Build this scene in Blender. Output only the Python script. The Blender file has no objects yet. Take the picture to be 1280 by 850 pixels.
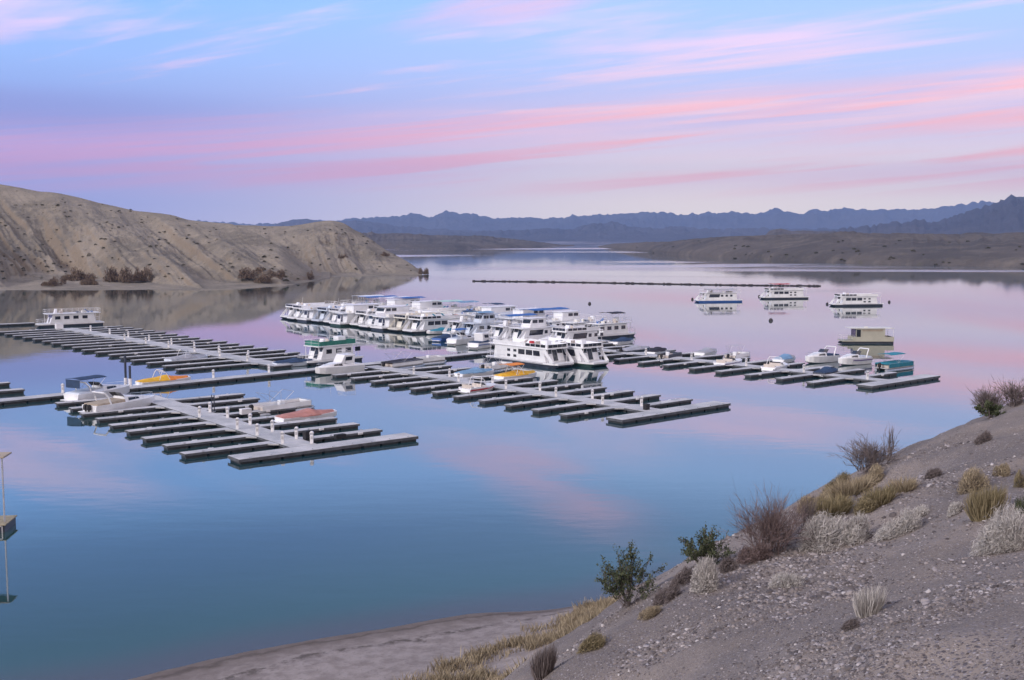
import bpy, math, random
import numpy as np
from mathutils import Vector, Matrix, noise as mnoise

random.seed(7)
rng = np.random.default_rng(7)
R = math.radians
scene = bpy.context.scene
COL = scene.collection

# ------------------------------------------------------------------ camera
F, EYE, HORIZON = 1380.0, 21.0, 298.0
TH = math.atan((425 - HORIZON) / F)
cam_data = bpy.data.cameras.new("camera")
cam = bpy.data.objects.new("camera", cam_data)
COL.objects.link(cam)
cam.location = (0, 0, EYE)
cam.rotation_euler = (R(90) - TH, 0, 0)
cam_data.sensor_width = 36
cam_data.lens = 36 * F / 1280
cam_data.clip_start = 0.1
cam_data.clip_end = 90000
scene.camera = cam

# ------------------------------------------------------------------ sky
def lin(r, g, b):
    f = lambda c: (c / 255 / 12.92) if c / 255 <= 0.04045 else ((c / 255 + 0.055) / 1.055) ** 2.4
    return (f(r), f(g), f(b), 1.0)

world = bpy.data.worlds.new("World")
scene.world = world
world.use_nodes = True
nt = world.node_tree
nt.nodes.clear()

class G:
    """tiny node graph helper"""
    def __init__(s, tree): s.t = tree
    def n(s, typ, **kw):
        nd = s.t.nodes.new(typ)
        for k, v in kw.items():
            setattr(nd, k, v)
        return nd
    def put(s, sock, v):
        if hasattr(v, "is_linked") or isinstance(v, bpy.types.NodeSocket):
            s.t.links.new(v, sock)
        else:
            sock.default_value = v
    def math(s, op, a, b=0.0, c=None, clamp=False):
        nd = s.n("ShaderNodeMath", operation=op, use_clamp=clamp)
        s.put(nd.inputs[0], a); s.put(nd.inputs[1], b)
        if c is not None: s.put(nd.inputs[2], c)
        return nd.outputs[0]
    def mix(s, fac, a, b, blend="MIX"):
        nd = s.n("ShaderNodeMix", data_type="RGBA", blend_type=blend)
        s.put(nd.inputs[0], fac); s.put(nd.inputs[6], a); s.put(nd.inputs[7], b)
        return nd.outputs[2]
    def ramp(s, fac, stops, interp="LINEAR"):
        nd = s.n("ShaderNodeValToRGB")
        nd.color_ramp.interpolation = interp
        el = nd.color_ramp.elements
        while len(el) > 1: el.remove(el[-1])
        el[0].position, el[0].color = stops[0][0], stops[0][1]
        for p, c in stops[1:]:
            e = el.new(p); e.color = c
        s.put(nd.inputs[0], fac)
        return nd.outputs[0]
    def comb(s, x, y, z):
        nd = s.n("ShaderNodeCombineXYZ")
        s.put(nd.inputs[0], x); s.put(nd.inputs[1], y); s.put(nd.inputs[2], z)
        return nd.outputs[0]
    def noise(s, vec, scale, detail=4, rough=0.5, dist=0.0, out=0, dim="3D"):
        nd = s.n("ShaderNodeTexNoise", noise_dimensions=dim)
        if vec is not None: s.put(nd.inputs["Vector"], vec)
        nd.inputs["Scale"].default_value = scale
        nd.inputs["Detail"].default_value = detail
        nd.inputs["Roughness"].default_value = rough
        nd.inputs["Distortion"].default_value = dist
        return nd.outputs[out]
    def smooth(s, v, a, b):
        nd = s.n("ShaderNodeMapRange", interpolation_type="SMOOTHSTEP")
        s.put(nd.inputs[0], v); s.put(nd.inputs[1], a); s.put(nd.inputs[2], b)
        nd.inputs[3].default_value = 0; nd.inputs[4].default_value = 1
        return nd.outputs[0]

def v1(x): return (x, x, x, 1)

def build_sky():
    g = G(nt)
    tc = g.n("ShaderNodeTexCoord").outputs["Generated"]
    sep = g.n("ShaderNodeSeparateXYZ"); nt.links.new(tc, sep.inputs[0])
    X, Y, Z = sep.outputs
    Zp = g.math("MAXIMUM", g.math("ABSOLUTE", Z), 0.0005)
    az = g.math("ARCTAN2", X, g.math("MAXIMUM", g.math("ABSOLUTE", Y), 0.001))
    # smooth twilight gradient, bluer on the left and peach on the right
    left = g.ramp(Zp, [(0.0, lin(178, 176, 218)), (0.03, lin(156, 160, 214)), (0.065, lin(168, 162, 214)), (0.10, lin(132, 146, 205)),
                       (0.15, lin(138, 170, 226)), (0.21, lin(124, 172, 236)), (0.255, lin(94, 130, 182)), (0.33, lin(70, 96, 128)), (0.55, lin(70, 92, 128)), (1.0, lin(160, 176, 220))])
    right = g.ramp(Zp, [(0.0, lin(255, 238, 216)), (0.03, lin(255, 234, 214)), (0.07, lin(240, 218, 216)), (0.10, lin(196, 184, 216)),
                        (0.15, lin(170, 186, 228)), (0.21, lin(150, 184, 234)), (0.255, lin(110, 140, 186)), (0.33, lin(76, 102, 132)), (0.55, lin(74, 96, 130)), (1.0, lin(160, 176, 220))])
    side = g.smooth(az, -0.45, 0.20)
    base = g.mix(side, left, right)
    # clouds lie on a high flat layer: position where the view direction meets it
    px = g.math("DIVIDE", X, Zp); py = g.math("DIVIDE", Y, Zp)
    ca, sa = math.cos(R(-42)), math.sin(R(-42))
    u = g.math("ADD", g.math("MULTIPLY", px, ca), g.math("MULTIPLY", py, sa))
    w = g.math("SUBTRACT", g.math("MULTIPLY", py, ca), g.math("MULTIPLY", px, sa))
    p1 = g.comb(g.math("MULTIPLY", u, 0.16), g.math("MULTIPLY", w, 0.62), 3.3)
    n1 = g.noise(p1, 1.0, 6, 0.56, 0.6)
    p2 = g.comb(g.math("MULTIPLY", u, 0.5), g.math("MULTIPLY", w, 2.2), 8.1)
    n2 = g.noise(p2, 1.0, 5, 0.6, 0.9)
    n = g.math("ADD", g.math("MULTIPLY", n1, 0.72), g.math("MULTIPLY", n2, 0.28))
    # lower, the same layer seen edge-on: long salmon streaks closing to horizontal
    q1 = g.comb(g.math("ADD", g.math("MULTIPLY", az, 1.5), 4.0), g.math("SUBTRACT", g.math("MULTIPLY", Zp, 30.0), g.math("MULTIPLY", az, 2.3)), 1.7)
    n3 = g.noise(q1, 1.0, 6, 0.60, 0.5)
    q2 = g.comb(g.math("ADD", g.math("MULTIPLY", az, 2.4), 9.0), g.math("SUBTRACT", g.math("MULTIPLY", Zp, 85.0), g.math("MULTIPLY", az, 7.5)), 5.5)
    n4 = g.noise(q2, 1.0, 5, 0.62, 0.5)
    band = g.math("MULTIPLY", g.smooth(Zp, 0.030, 0.060), g.math("SUBTRACT", 1.0, g.smooth(g.math("SUBTRACT", Zp, g.math("MULTIPLY", az, 0.045)), 0.095, 0.128)))
    bankm = g.math("MULTIPLY", band, g.smooth(n3, 0.38, 0.62))
    ember = g.math("MULTIPLY", band, g.math("MULTIPLY", g.smooth(n4, 0.42, 0.60), g.smooth(n3, 0.30, 0.50)))
    streak = g.math("MULTIPLY", g.smooth(n, 0.47, 0.62), g.math("MULTIPLY", g.smooth(Zp, 0.06, 0.115), g.math("SUBTRACT", 1.0, g.smooth(Zp, 0.20, 0.235))))
    pink = g.mix(side, lin(190, 152, 202), lin(238, 198, 204))
    hot = g.mix(side, lin(214, 148, 186), lin(255, 172, 164))
    c = g.mix(g.math("MULTIPLY", streak, 0.85), base, g.mix(g.smooth(Zp, 0.10, 0.2), g.mix(side, lin(214, 170, 204), lin(250, 196, 198)), lin(222, 196, 226)))
    c = g.mix(g.math("MULTIPLY", bankm, 0.72), c, pink)
    c = g.mix(g.math("MULTIPLY", ember, 0.80), c, hot)
    # one soft pink plume higher up, seen only mirrored in the lake
    off = g.math("SUBTRACT", az, g.math("MULTIPLY_ADD", Zp, 1.7, -0.350))
    wob = g.math("MULTIPLY", g.math("SUBTRACT", g.noise(p2, 1.6, 4, 0.6), 0.5), 0.20)
    off = g.math("ABSOLUTE", g.math("ADD", off, wob))
    plume = g.math("MULTIPLY", g.math("SUBTRACT", 1.0, g.smooth(off, 0.0, 0.085)), g.math("MULTIPLY", g.smooth(Zp, 0.165, 0.20), g.math("SUBTRACT", 1.0, g.smooth(Zp, 0.235, 0.29))))
    c = g.mix(g.math("MULTIPLY", g.math("MULTIPLY", plume, g.smooth(n2, 0.25, 0.65)), 0.62), c, lin(226, 178, 200))
    # greyish violet veil low on the left
    veil = g.math("MULTIPLY", g.math("SUBTRACT", 1.0, g.smooth(az, -0.45, -0.12)), g.math("MULTIPLY", g.smooth(Zp, 0.075, 0.10), g.math("SUBTRACT", 1.0, g.smooth(Zp, 0.11, 0.13))))
    c = g.mix(g.math("MULTIPLY", veil, 0.55), c, lin(130, 130, 190))
    # the half of the sky behind the viewer is paler and warmer
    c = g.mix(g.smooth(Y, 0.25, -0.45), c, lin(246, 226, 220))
    sky = g.n("ShaderNodeTexSky", sky_type="NISHITA", sun_disc=False)
    sky.sun_elevation = R(9); sky.sun_rotation = R(SUN_ROT)
    sky.altitude = 200; sky.dust_density = 1.5
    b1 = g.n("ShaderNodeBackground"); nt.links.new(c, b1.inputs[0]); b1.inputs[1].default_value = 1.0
    b2 = g.n("ShaderNodeBackground"); nt.links.new(sky.outputs[0], b2.inputs[0]); b2.inputs[1].default_value = 0.006
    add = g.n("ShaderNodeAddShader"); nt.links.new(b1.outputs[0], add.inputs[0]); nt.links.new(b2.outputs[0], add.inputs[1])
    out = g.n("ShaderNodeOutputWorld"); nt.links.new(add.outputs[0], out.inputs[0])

# twilight glow comes from behind the camera's left shoulder
SUN_AZ = 238.0      # compass-style, 0 = +Y, clockwise
SUN_ROT = SUN_AZ
build_sky()
world.cycles.sampling_method = "MANUAL"
world.cycles.sample_map_resolution = 512

sun_data = bpy.data.lights.new("sun", "SUN")
sun_data.energy = 1.5
sun_data.angle = R(14)
sun_data.color = (1.0, 0.93, 0.90)
sun = bpy.data.objects.new("sun", sun_data)
COL.objects.link(sun)
el, azr = R(25), R(SUN_AZ)
to_sun = Vector((math.sin(azr) * math.cos(el), math.cos(azr) * math.cos(el), math.sin(el)))
sun.rotation_euler = to_sun.to_track_quat("Z", "Y").to_euler()
sun.location = (0, -50, 80)

vs = scene.view_settings
scene.display_settings.display_device = "sRGB"
vs.view_transform = "Standard"; vs.look = "None"; vs.exposure = 0.66; vs.gamma = 1.0; vs.use_curve_mapping = False
cy = scene.cycles
cy.max_bounces = 6; cy.diffuse_bounces = 2; cy.glossy_bounces = 4; cy.transmission_bounces = 2
cy.volume_bounces = 0; cy.transparent_max_bounces = 6
cy.caustics_reflective = False; cy.caustics_refractive = False
cy.use_adaptive_sampling = True; cy.adaptive_threshold = 0.015
cy.use_denoising = True
try:
    cy.denoiser = "OPENIMAGEDENOISE"; cy.denoising_input_passes = "RGB_ALBEDO_NORMAL"; cy.denoising_prefilter = "ACCURATE"
except Exception:
    pass

# ------------------------------------------------------------------ projection helpers
CT, ST = math.cos(TH), math.sin(TH)
def un(px, py, z=0.0):
    """where the sight line through a photo pixel meets height z"""
    a = (px - 640) / F; b = (425 - py) / F
    d = (a, b * ST + CT, b * CT - ST)
    t = (z - EYE) / d[2]
    return Vector((d[0] * t, d[1] * t, z))
def un_d(px, py, Y):
    a = (px - 640) / F; b = (425 - py) / F
    d = (a, b * ST + CT, b * CT - ST)
    t = Y / d[1]
    return Vector((d[0] * t, Y, EYE + d[2] * t))
def pr(p):
    zc = p[1] * CT - (p[2] - EYE) * ST
    yc = p[1] * ST + (p[2] - EYE) * CT
    return 640 + F * p[0] / zc, 425 - F * yc / zc

# ------------------------------------------------------------------ numpy noise
def _hash(ix, iy, seed):
    h = (ix.astype(np.int64) * 374761393 + iy.astype(np.int64) * 668265263 + seed * 982451653) & 0x7fffffff
    h = ((h ^ (h >> 13)) * 1274126177) & 0x7fffffff
    return ((h ^ (h >> 16)) & 0xffff) / 65535.0
def vnoise(x, y, seed=0):
    x = np.asarray(x, float); y = np.asarray(y, float)
    ix, iy = np.floor(x), np.floor(y)
    fx, fy = x - ix, y - iy
    fx = fx * fx * fx * (fx * (fx * 6 - 15) + 10); fy = fy * fy * fy * (fy * (fy * 6 - 15) + 10)
    a = _hash(ix, iy, seed); b = _hash(ix + 1, iy, seed); c = _hash(ix, iy + 1, seed); d = _hash(ix + 1, iy + 1, seed)
    return (a + (b - a) * fx) * (1 - fy) + (c + (d - c) * fx) * fy
def fbm(x, y, octv=5, seed=0, gain=0.5, ridged=False):
    s = np.zeros(np.broadcast(x, y).shape); amp = 1.0; tot = 0.0
    for o in range(octv):
        n = vnoise(x * 2 ** o + 17.3 * o, y * 2 ** o - 9.1 * o, seed + o) * 2 - 1
        if ridged: n = 1 - 2 * np.abs(n)
        s += n * amp; tot += amp; amp *= gain
    return s / tot

# ------------------------------------------------------------------ object helpers
def tag(o, label=None, cat=None, group=None, kind=None):
    if label: o["label"] = label
    if cat: o["category"] = cat
    if group: o["group"] = group
    if kind: o["kind"] = kind
    return o
def empty(name, loc=(0, 0, 0), rz=0.0, label=None, cat=None, group=None):
    o = bpy.data.objects.new(name, None); COL.objects.link(o)
    o.empty_display_size = 0.5
    o.location = loc; o.rotation_euler = (0, 0, rz)
    return tag(o, label, cat, group)
def mesh_obj(name, verts, faces, mat, parent=None, smooth=False):
    me = bpy.data.meshes.new(name)
    me.from_pydata([tuple(map(float, v)) for v in verts] if not isinstance(verts, np.ndarray) else verts.tolist(), [], faces if isinstance(faces, list) else faces.tolist())
    me.materials.append(mat)
    if smooth: me.polygons.foreach_set("use_smooth", [True] * len(me.polygons))
    me.update()
    o = bpy.data.objects.new(name, me); COL.objects.link(o)
    if parent: o.parent = parent
    return o
def grid_mesh(name, P, mat, kind="structure", smooth=True, parent=None):
    """P: (n,m,3) array"""
    n, m = P.shape[:2]
    idx = np.arange(n * m).reshape(n, m)
    f = np.stack([idx[:-1, :-1], idx[1:, :-1], idx[1:, 1:], idx[:-1, 1:]], -1).reshape(-1, 4)
    me = bpy.data.meshes.new(name)
    me.vertices.add(n * m); me.vertices.foreach_set("co", P.reshape(-1).astype(np.float32))
    me.loops.add(len(f) * 4); me.loops.foreach_set("vertex_index", f.reshape(-1).astype(np.int32))
    me.polygons.add(len(f)); me.polygons.foreach_set("loop_start", np.arange(0, len(f) * 4, 4, dtype=np.int32))
    me.polygons.foreach_set("loop_total", np.full(len(f), 4, dtype=np.int32))
    me.update(calc_edges=True); me.validate()
    if smooth: me.polygons.foreach_set("use_smooth", [True] * len(me.polygons))
    me.materials.append(mat)
    o = bpy.data.objects.new(name, me); COL.objects.link(o)
    if kind: o["kind"] = kind
    if parent: o.parent = parent
    return o

class MB:
    def __init__(s): s.v = []; s.f = []
    def add(s, vs, fs):
        k = len(s.v); s.v += [tuple(v) for v in vs]; s.f += [tuple(i + k for i in f) for f in fs]
        return s
    def box(s, x0, x1, y0, y1, z0, z1):
        return s.add([(x0, y0, z0), (x1, y0, z0), (x1, y1, z0), (x0, y1, z0), (x0, y0, z1), (x1, y0, z1), (x1, y1, z1), (x0, y1, z1)],
                     [(0, 3, 2, 1), (4, 5, 6, 7), (0, 1, 5, 4), (1, 2, 6, 5), (2, 3, 7, 6), (3, 0, 4, 7)])
    def prism_y(s, prof, y0, y1):
        """profile of (x,z) points counter-clockwise, extruded along y"""
        n = len(prof)
        return s.add([(x, y0, z) for x, z in prof] + [(x, y1, z) for x, z in prof],
                     [tuple(range(n)), tuple(range(2 * n - 1, n - 1, -1))] + [(i, i + n, (i + 1) % n + n, (i + 1) % n) for i in range(n)])
    def loft(s, rings, closed=True, caps=True):
        n = len(rings[0]); vs = [p for r in rings for p in r]; fs = []
        for k in range(len(rings) - 1):
            for i in range(n if closed else n - 1):
                j = (i + 1) % n
                fs.append((k * n + i, k * n + j, (k + 1) * n + j, (k + 1) * n + i))
        if caps and closed:
            fs.append(tuple(range(n - 1, -1, -1))); fs.append(tuple((len(rings) - 1) * n + i for i in range(n)))
        return s.add(vs, fs)
    def tube(s, pts, r, n=5, r1=None):
        pts = [Vector(p) for p in pts]; rings = []
        for i, p in enumerate(pts):
            d = (pts[min(i + 1, len(pts) - 1)] - pts[max(i - 1, 0)]).normalized()
            a = d.cross(Vector((0, 0, 1)));
            if a.length < 1e-3: a = d.cross(Vector((0, 1, 0)))
            a.normalize(); b = d.cross(a)
            rr = r if r1 is None else r + (r1 - r) * i / max(1, len(pts) - 1)
            rings.append([p + a * math.cos(2 * math.pi * k / n) * rr + b * math.sin(2 * math.pi * k / n) * rr for k in range(n)])
        return s.loft(rings)
    def cyl(s, x, y, z0, z1, r, n=10, r1=None):
        r1 = r if r1 is None else r1
        return s.loft([[(x + rr * math.cos(2 * math.pi * k / n), y + rr * math.sin(2 * math.pi * k / n), z) for k in range(n)] for z, rr in ((z0, r), (z1, r1))])
    def build(s, name, mat, parent=None, smooth=False, bevel=0.0):
        o = mesh_obj(name, s.v, s.f, mat, parent, smooth)
        if bevel:
            m = o.modifiers.new("bevel", "BEVEL"); m.width = bevel; m.segments = 2; m.limit_method = "ANGLE"
        return o

# ------------------------------------------------------------------ materials
MATS = {}
def mat_simple(name, col, rough=0.5, metal=0.0, var=0.12, scale=3.0, spec=0.5, coat=0.0, bump=0.0, bscale=40):
    if name in MATS: return MATS[name]
    m = bpy.data.materials.new(name); m.use_nodes = True
    t = m.node_tree; g = G(t); bs = t.nodes["Principled BSDF"]
    tc = g.n("ShaderNodeTexCoord").outputs["Object"]
    n = g.noise(tc, scale, 5, 0.6)
    f = g.smooth(n, 0.3, 0.7)
    c = tuple(col[:3]) + (1,)
    d = tuple(x * (1 - var) for x in col[:3]) + (1,); l = tuple(min(1, x * (1 + var * 0.5)) for x in col[:3]) + (1,)
    t.links.new(g.mix(f, d, l), bs.inputs["Base Color"])
    bs.inputs["Roughness"].default_value = rough; bs.inputs["Metallic"].default_value = metal
    bs.inputs["Specular IOR Level"].default_value = spec; bs.inputs["Coat Weight"].default_value = coat
    if bump:
        b = g.n("ShaderNodeBump"); b.inputs["Strength"].default_value = bump; b.inputs["Distance"].default_value = 0.02
        t.links.new(g.noise(tc, bscale, 3, 0.6), b.inputs["Height"]); t.links.new(b.outputs[0], bs.inputs["Normal"])
    MATS[name] = m
    return m
gel = mat_simple("white_gelcoat", (0.80, 0.83, 0.88), 0.32, var=0.10, scale=0.6, coat=0.2)
gel2 = mat_simple("cream_gelcoat", (0.70, 0.70, 0.66), 0.38, var=0.12, scale=0.6)
gel3 = mat_simple("pale_blue_gelcoat", (0.60, 0.68, 0.80), 0.35, var=0.12, scale=0.6)
beige = mat_simple("beige_panel", (0.42, 0.42, 0.36), 0.5, var=0.10, scale=0.5)
glass = mat_simple("dark_glass", (0.025, 0.03, 0.045), 0.06, var=0.3, scale=1.0, spec=0.8)
hullblk = mat_simple("dark_hull_paint", (0.035, 0.045, 0.07), 0.4, var=0.3, scale=1.2)
hullgrn = mat_simple("dark_green_hull_paint", (0.03, 0.07, 0.06), 0.4, var=0.3)
alu = mat_simple("brushed_aluminium", (0.62, 0.64, 0.68), 0.35, metal=0.8, var=0.1)
rail = mat_simple("white_rail", (0.75, 0.76, 0.80), 0.4, var=0.05)
deckm = mat_simple("grey_deck", (0.45, 0.46, 0.48), 0.7, var=0.15)
blue_c = mat_simple("blue_canvas", (0.03, 0.13, 0.42), 0.75, var=0.25, scale=1.5)
teal_c = mat_simple("teal_canvas", (0.02, 0.22, 0.32), 0.75, var=0.25, scale=1.5)
lblue_c = mat_simple("light_blue_canvas", (0.16, 0.30, 0.48), 0.75, var=0.2, scale=1.5)
green_c = mat_simple("green_canvas", (0.03, 0.20, 0.16), 0.75, var=0.25, scale=1.5)
navy_c = mat_simple("navy_canvas", (0.02, 0.05, 0.12), 0.8, var=0.25, scale=1.5)
black_c = mat_simple("black_canvas", (0.02, 0.018, 0.03), 0.8, var=0.3, scale=1.5)
tan_c = mat_simple("tan_canvas", (0.36, 0.31, 0.25), 0.8, var=0.2, scale=1.5)
grey_c = mat_simple("grey_canvas", (0.34, 0.36, 0.42), 0.8, var=0.2, scale=1.5)
red_c = mat_simple("red_canvas", (0.40, 0.03, 0.05), 0.7, var=0.2, scale=1.5)
rust_c = mat_simple("faded_red_canvas", (0.42, 0.20, 0.18), 0.8, var=0.2, scale=1.5)
yel_c = mat_simple("yellow_canvas", (0.72, 0.42, 0.03), 0.7, var=0.2, scale=1.5)
org_c = mat_simple("orange_canvas", (0.75, 0.25, 0.04), 0.7, var=0.2, scale=1.5)
mint_c = mat_simple("pale_mint_canvas", (0.40, 0.62, 0.60), 0.7, var=0.2, scale=1.5)
rubber = mat_simple("black_rubber", (0.015, 0.015, 0.018), 0.7, var=0.3)
floatm = mat_simple("black_float", (0.02, 0.025, 0.03), 0.55, var=0.4, scale=2.0)
boomm = mat_simple("dark_boom", (0.03, 0.025, 0.03), 0.6, var=0.3)
cush = mat_simple("vinyl_cushion", (0.55, 0.50, 0.46), 0.6, var=0.1)
purple = mat_simple("purple_stripe", (0.10, 0.06, 0.25), 0.4, var=0.1)
redp = mat_simple("red_stripe", (0.45, 0.03, 0.04), 0.4, var=0.1)
bluep = mat_simple("blue_stripe", (0.04, 0.12, 0.40), 0.4, var=0.1)

def mat_dock():
    m = bpy.data.materials.new("weathered_dock_deck"); m.use_nodes = True
    t = m.node_tree; g = G(t); bs = t.nodes["Principled BSDF"]
    tc = g.n("ShaderNodeTexCoord").outputs["Object"]
    geo = g.n("ShaderNodeNewGeometry").outputs["Position"]
    n = g.noise(geo, 0.35, 6, 0.65); n2 = g.noise(geo, 7.0, 4, 0.6)
    w = g.n("ShaderNodeTexWave", wave_type="BANDS", bands_direction="X"); t.links.new(tc, w.inputs[0]); w.inputs["Scale"].default_value = 2.2; w.inputs["Distortion"].default_value = 0.4
    c = g.mix(g.smooth(n, 0.32, 0.68), (0.36, 0.38, 0.41, 1), (0.56, 0.57, 0.60, 1))
    c = g.mix(g.math("MULTIPLY", g.smooth(n2, 0.52, 0.72), 0.35), c, (0.20, 0.21, 0.23, 1))
    c = g.mix(g.math("MULTIPLY", g.smooth(w.outputs["Fac"], 0.93, 1.0), 0.5), c, (0.14, 0.14, 0.16, 1))
    t.links.new(c, bs.inputs["Base Color"]); bs.inputs["Roughness"].default_value = 0.75
    b = g.n("ShaderNodeBump"); b.inputs["Strength"].default_value = 0.4; b.inputs["Distance"].default_value = 0.03
    t.links.new(n2, b.inputs["Height"]); t.links.new(b.outputs[0], bs.inputs["Normal"])
    return m
dockm = mat_dock()
fasciam = mat_simple("dock_fascia", (0.10, 0.11, 0.13), 0.7, var=0.4, scale=1.5)

def mat_water():
    m = bpy.data.materials.new("lake_water"); m.use_nodes = True
    t = m.node_tree; g = G(t); t.nodes.clear()
    geo = g.n("ShaderNodeNewGeometry").outputs["Position"]
    sep = g.n("ShaderNodeSeparateXYZ"); t.links.new(geo, sep.inputs[0])
    x, y, z = sep.outputs
    dist = g.math("SQRT", g.math("ADD", g.math("MULTIPLY", x, x), g.math("MULTIPLY", y, y)))
    # body colour: deep blue-teal, silty and paler where the bottom shelves up (shore attribute baked in metres)
    att = g.n("ShaderNodeAttribute"); att.attribute_name = "shore"
    sh = att.outputs["Fac"]
    big = g.noise(geo, 0.03, 4, 0.5)
    deep = g.mix(g.smooth(big, 0.35, 0.65), (0.013, 0.048, 0.066, 1), (0.021, 0.064, 0.068, 1))
    body = g.mix(g.smooth(sh, 0.15, 0.85), deep, (0.036, 0.096, 0.100, 1))
    body = g.mix(g.smooth(sh, 0.70, 0.98), body, (0.080, 0.078, 0.090, 1))
    dif = g.n("ShaderNodeBsdfDiffuse"); t.links.new(body, dif.inputs[0])
    # long calm swell and ruffled patches
    patch = g.noise(g.comb(g.math("MULTIPLY", x, 0.0022), g.math("MULTIPLY", y, 0.0055), 2.0), 1.0, 5, 0.55, 0.5)
    ruf = g.smooth(patch, 0.50, 0.66)
    far = g.smooth(dist, 120.0, 900.0)
    rough = g.math("ADD", 0.02, g.math("MULTIPLY", ruf, g.math("ADD", 0.03, g.math("MULTIPLY", far, 0.12))))
    w1 = g.noise(g.comb(g.math("MULTIPLY", x, 0.25), g.math("MULTIPLY", y, 0.6), 0.0), 1.0, 3, 0.5)
    w2 = g.noise(g.comb(g.math("MULTIPLY", x, 1.6), g.math("MULTIPLY", y, 2.6), 4.0), 1.0, 3, 0.5)
    h = g.math("ADD", g.math("MULTIPLY", w1, 0.030), g.math("MULTIPLY", w2, g.math("ADD", 0.0025, g.math("MULTIPLY", ruf, 0.012))))
    b = g.n("ShaderNodeBump"); b.inputs["Strength"].default_value = 1.0; b.inputs["Distance"].default_value = 0.22
    t.links.new(h, b.inputs["Height"])
    gl = g.n("ShaderNodeBsdfGlossy"); gl.inputs[0].default_value = (1, 1, 1, 1)
    t.links.new(rough, gl.inputs["Roughness"]); t.links.new(b.outputs[0], gl.inputs["Normal"])
    fr = g.n("ShaderNodeFresnel"); fr.inputs[0].default_value = 1.52
    fac = g.math("POWER", fr.outputs[0], 0.68, clamp=True)
    mx = g.n("ShaderNodeMixShader"); t.links.new(fac, mx.inputs[0]); t.links.new(dif.outputs[0], mx.inputs[1]); t.links.new(gl.outputs[0], mx.inputs[2])
    out = g.n("ShaderNodeOutputMaterial"); t.links.new(mx.outputs[0], out.inputs[0])
    return m

def mat_earth(name, a, b, c, s=0.02, detail=0.25, bump=0.6, bdist=0.6, speck=0.0, speckscale=0.6, cliff=None):
    m = bpy.data.materials.new(name); m.use_nodes = True
    t = m.node_tree; g = G(t); bs = t.nodes["Principled BSDF"]
    geo = g.n("ShaderNodeNewGeometry"); pos = geo.outputs["Position"]
    n1 = g.noise(pos, s, 6, 0.6, 0.4); n2 = g.noise(pos, detail, 6, 0.65)
    col = g.mix(g.smooth(n1, 0.35, 0.65), a + (1,), b + (1,))
    col = g.mix(g.math("MULTIPLY", g.smooth(n2, 0.45, 0.75), 0.6), col, c + (1,))
    if speck:
        v = g.n("ShaderNodeTexVoronoi"); t.links.new(pos, v.inputs["Vector"]); v.inputs["Scale"].default_value = speckscale
        spk = g.math("SUBTRACT", 1.0, g.smooth(v.outputs["Distance"], 0.12, 0.30))
        gate = g.smooth(g.noise(pos, speckscale * 0.25, 3, 0.5), 0.45, 0.6)
        col = g.mix(g.math("MULTIPLY", g.math("MULTIPLY", spk, gate), speck), col, (0.09, 0.085, 0.06, 1))
    if cliff:
        sp = g.n("ShaderNodeSeparateXYZ"); t.links.new(geo.outputs["Normal"], sp.inputs[0])
        steep = g.math("SUBTRACT", 1.0, g.smooth(sp.outputs[2], 0.55, 0.85))
        col = g.mix(g.math("MULTIPLY", steep, 0.7), col, cliff + (1,))
    t.links.new(col, bs.inputs["Base Color"]); bs.inputs["Roughness"].default_value = 0.95
    bs.inputs["Specular IOR Level"].default_value = 0.15
    bb = g.n("ShaderNodeBump"); bb.inputs["Strength"].default_value = bump; bb.inputs["Distance"].default_value = bdist
    t.links.new(g.math("ADD", n2, g.math("MULTIPLY", g.noise(pos, detail * 5, 4, 0.6), 0.4)), bb.inputs["Height"]); t.links.new(bb.outputs[0], bs.inputs["Normal"])
    return m

# ================================================================== TERRAIN
earth_near = mat_earth("gravel_soil", (0.23, 0.21, 0.215), (0.17, 0.155, 0.165), (0.30, 0.275, 0.27), s=0.15, detail=3.0, bump=0.5, bdist=0.05)
earth_hill = mat_earth("desert_hill", (0.260, 0.232, 0.195), (0.160, 0.146, 0.126), (0.34, 0.30, 0.25), s=0.022, detail=0.16, bump=0.9, bdist=1.6, speck=0.85, speckscale=0.34, cliff=(0.22, 0.18, 0.14))
earth_low = mat_earth("dark_badland", (0.115, 0.102, 0.096), (0.072, 0.067, 0.068), (0.19, 0.168, 0.148), s=0.008, detail=0.04, bump=0.8, bdist=5, speck=0.6, speckscale=0.10)
earth_mtn = mat_earth("mountain_rock", (0.07, 0.068, 0.08), (0.045, 0.045, 0.06), (0.10, 0.09, 0.10), s=0.0009, detail=0.004, bump=0.8, bdist=60)

# ---- foreground hillside: control heights joined by a thin plate surface
ctrl = []
def cp(x, y, z): ctrl.append((x, y, z))
def cpx(px, py, Y): p = un_d(px, py, Y); cp(*p)
SHORE = [(-160, -10), (-100, 14), (-65, 30), (-40, 42)] + [tuple(un(*q)[:2]) for q in ((160, 850), (300, 816), (450, 791), (600, 766), (742, 752))] + [(18, 73), (36, 84), (60, 99), (95, 120), (150, 150)]
for x, y in SHORE:
    cp(x, y, 0); cp(x - 6.5, y + 12.5, -3.0); cp(x - 22, y + 42, -9)
for px, py, z in ((560, 850, 1.1), (640, 805, 1.0), (400, 850, 0.6), (705, 780, 1.1), (655, 840, 1.7)):
    cp(*un(px, py, z))
for q in ((700, 846, 17), (760, 790, 20.5), (850, 722, 24), (910, 698, 25.5), (1000, 658, 27.5), (1060, 606, 30), (1120, 573, 33), (1200, 531, 36.5), (1280, 499, 40),
          (1280, 850, 7.6), (1000, 850, 10), (850, 850, 13), (1280, 700, 12.8), (1100, 700, 16), (950, 750, 16.5), (1280, 600, 21), (1150, 620, 22)):
    cpx(*q)
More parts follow.
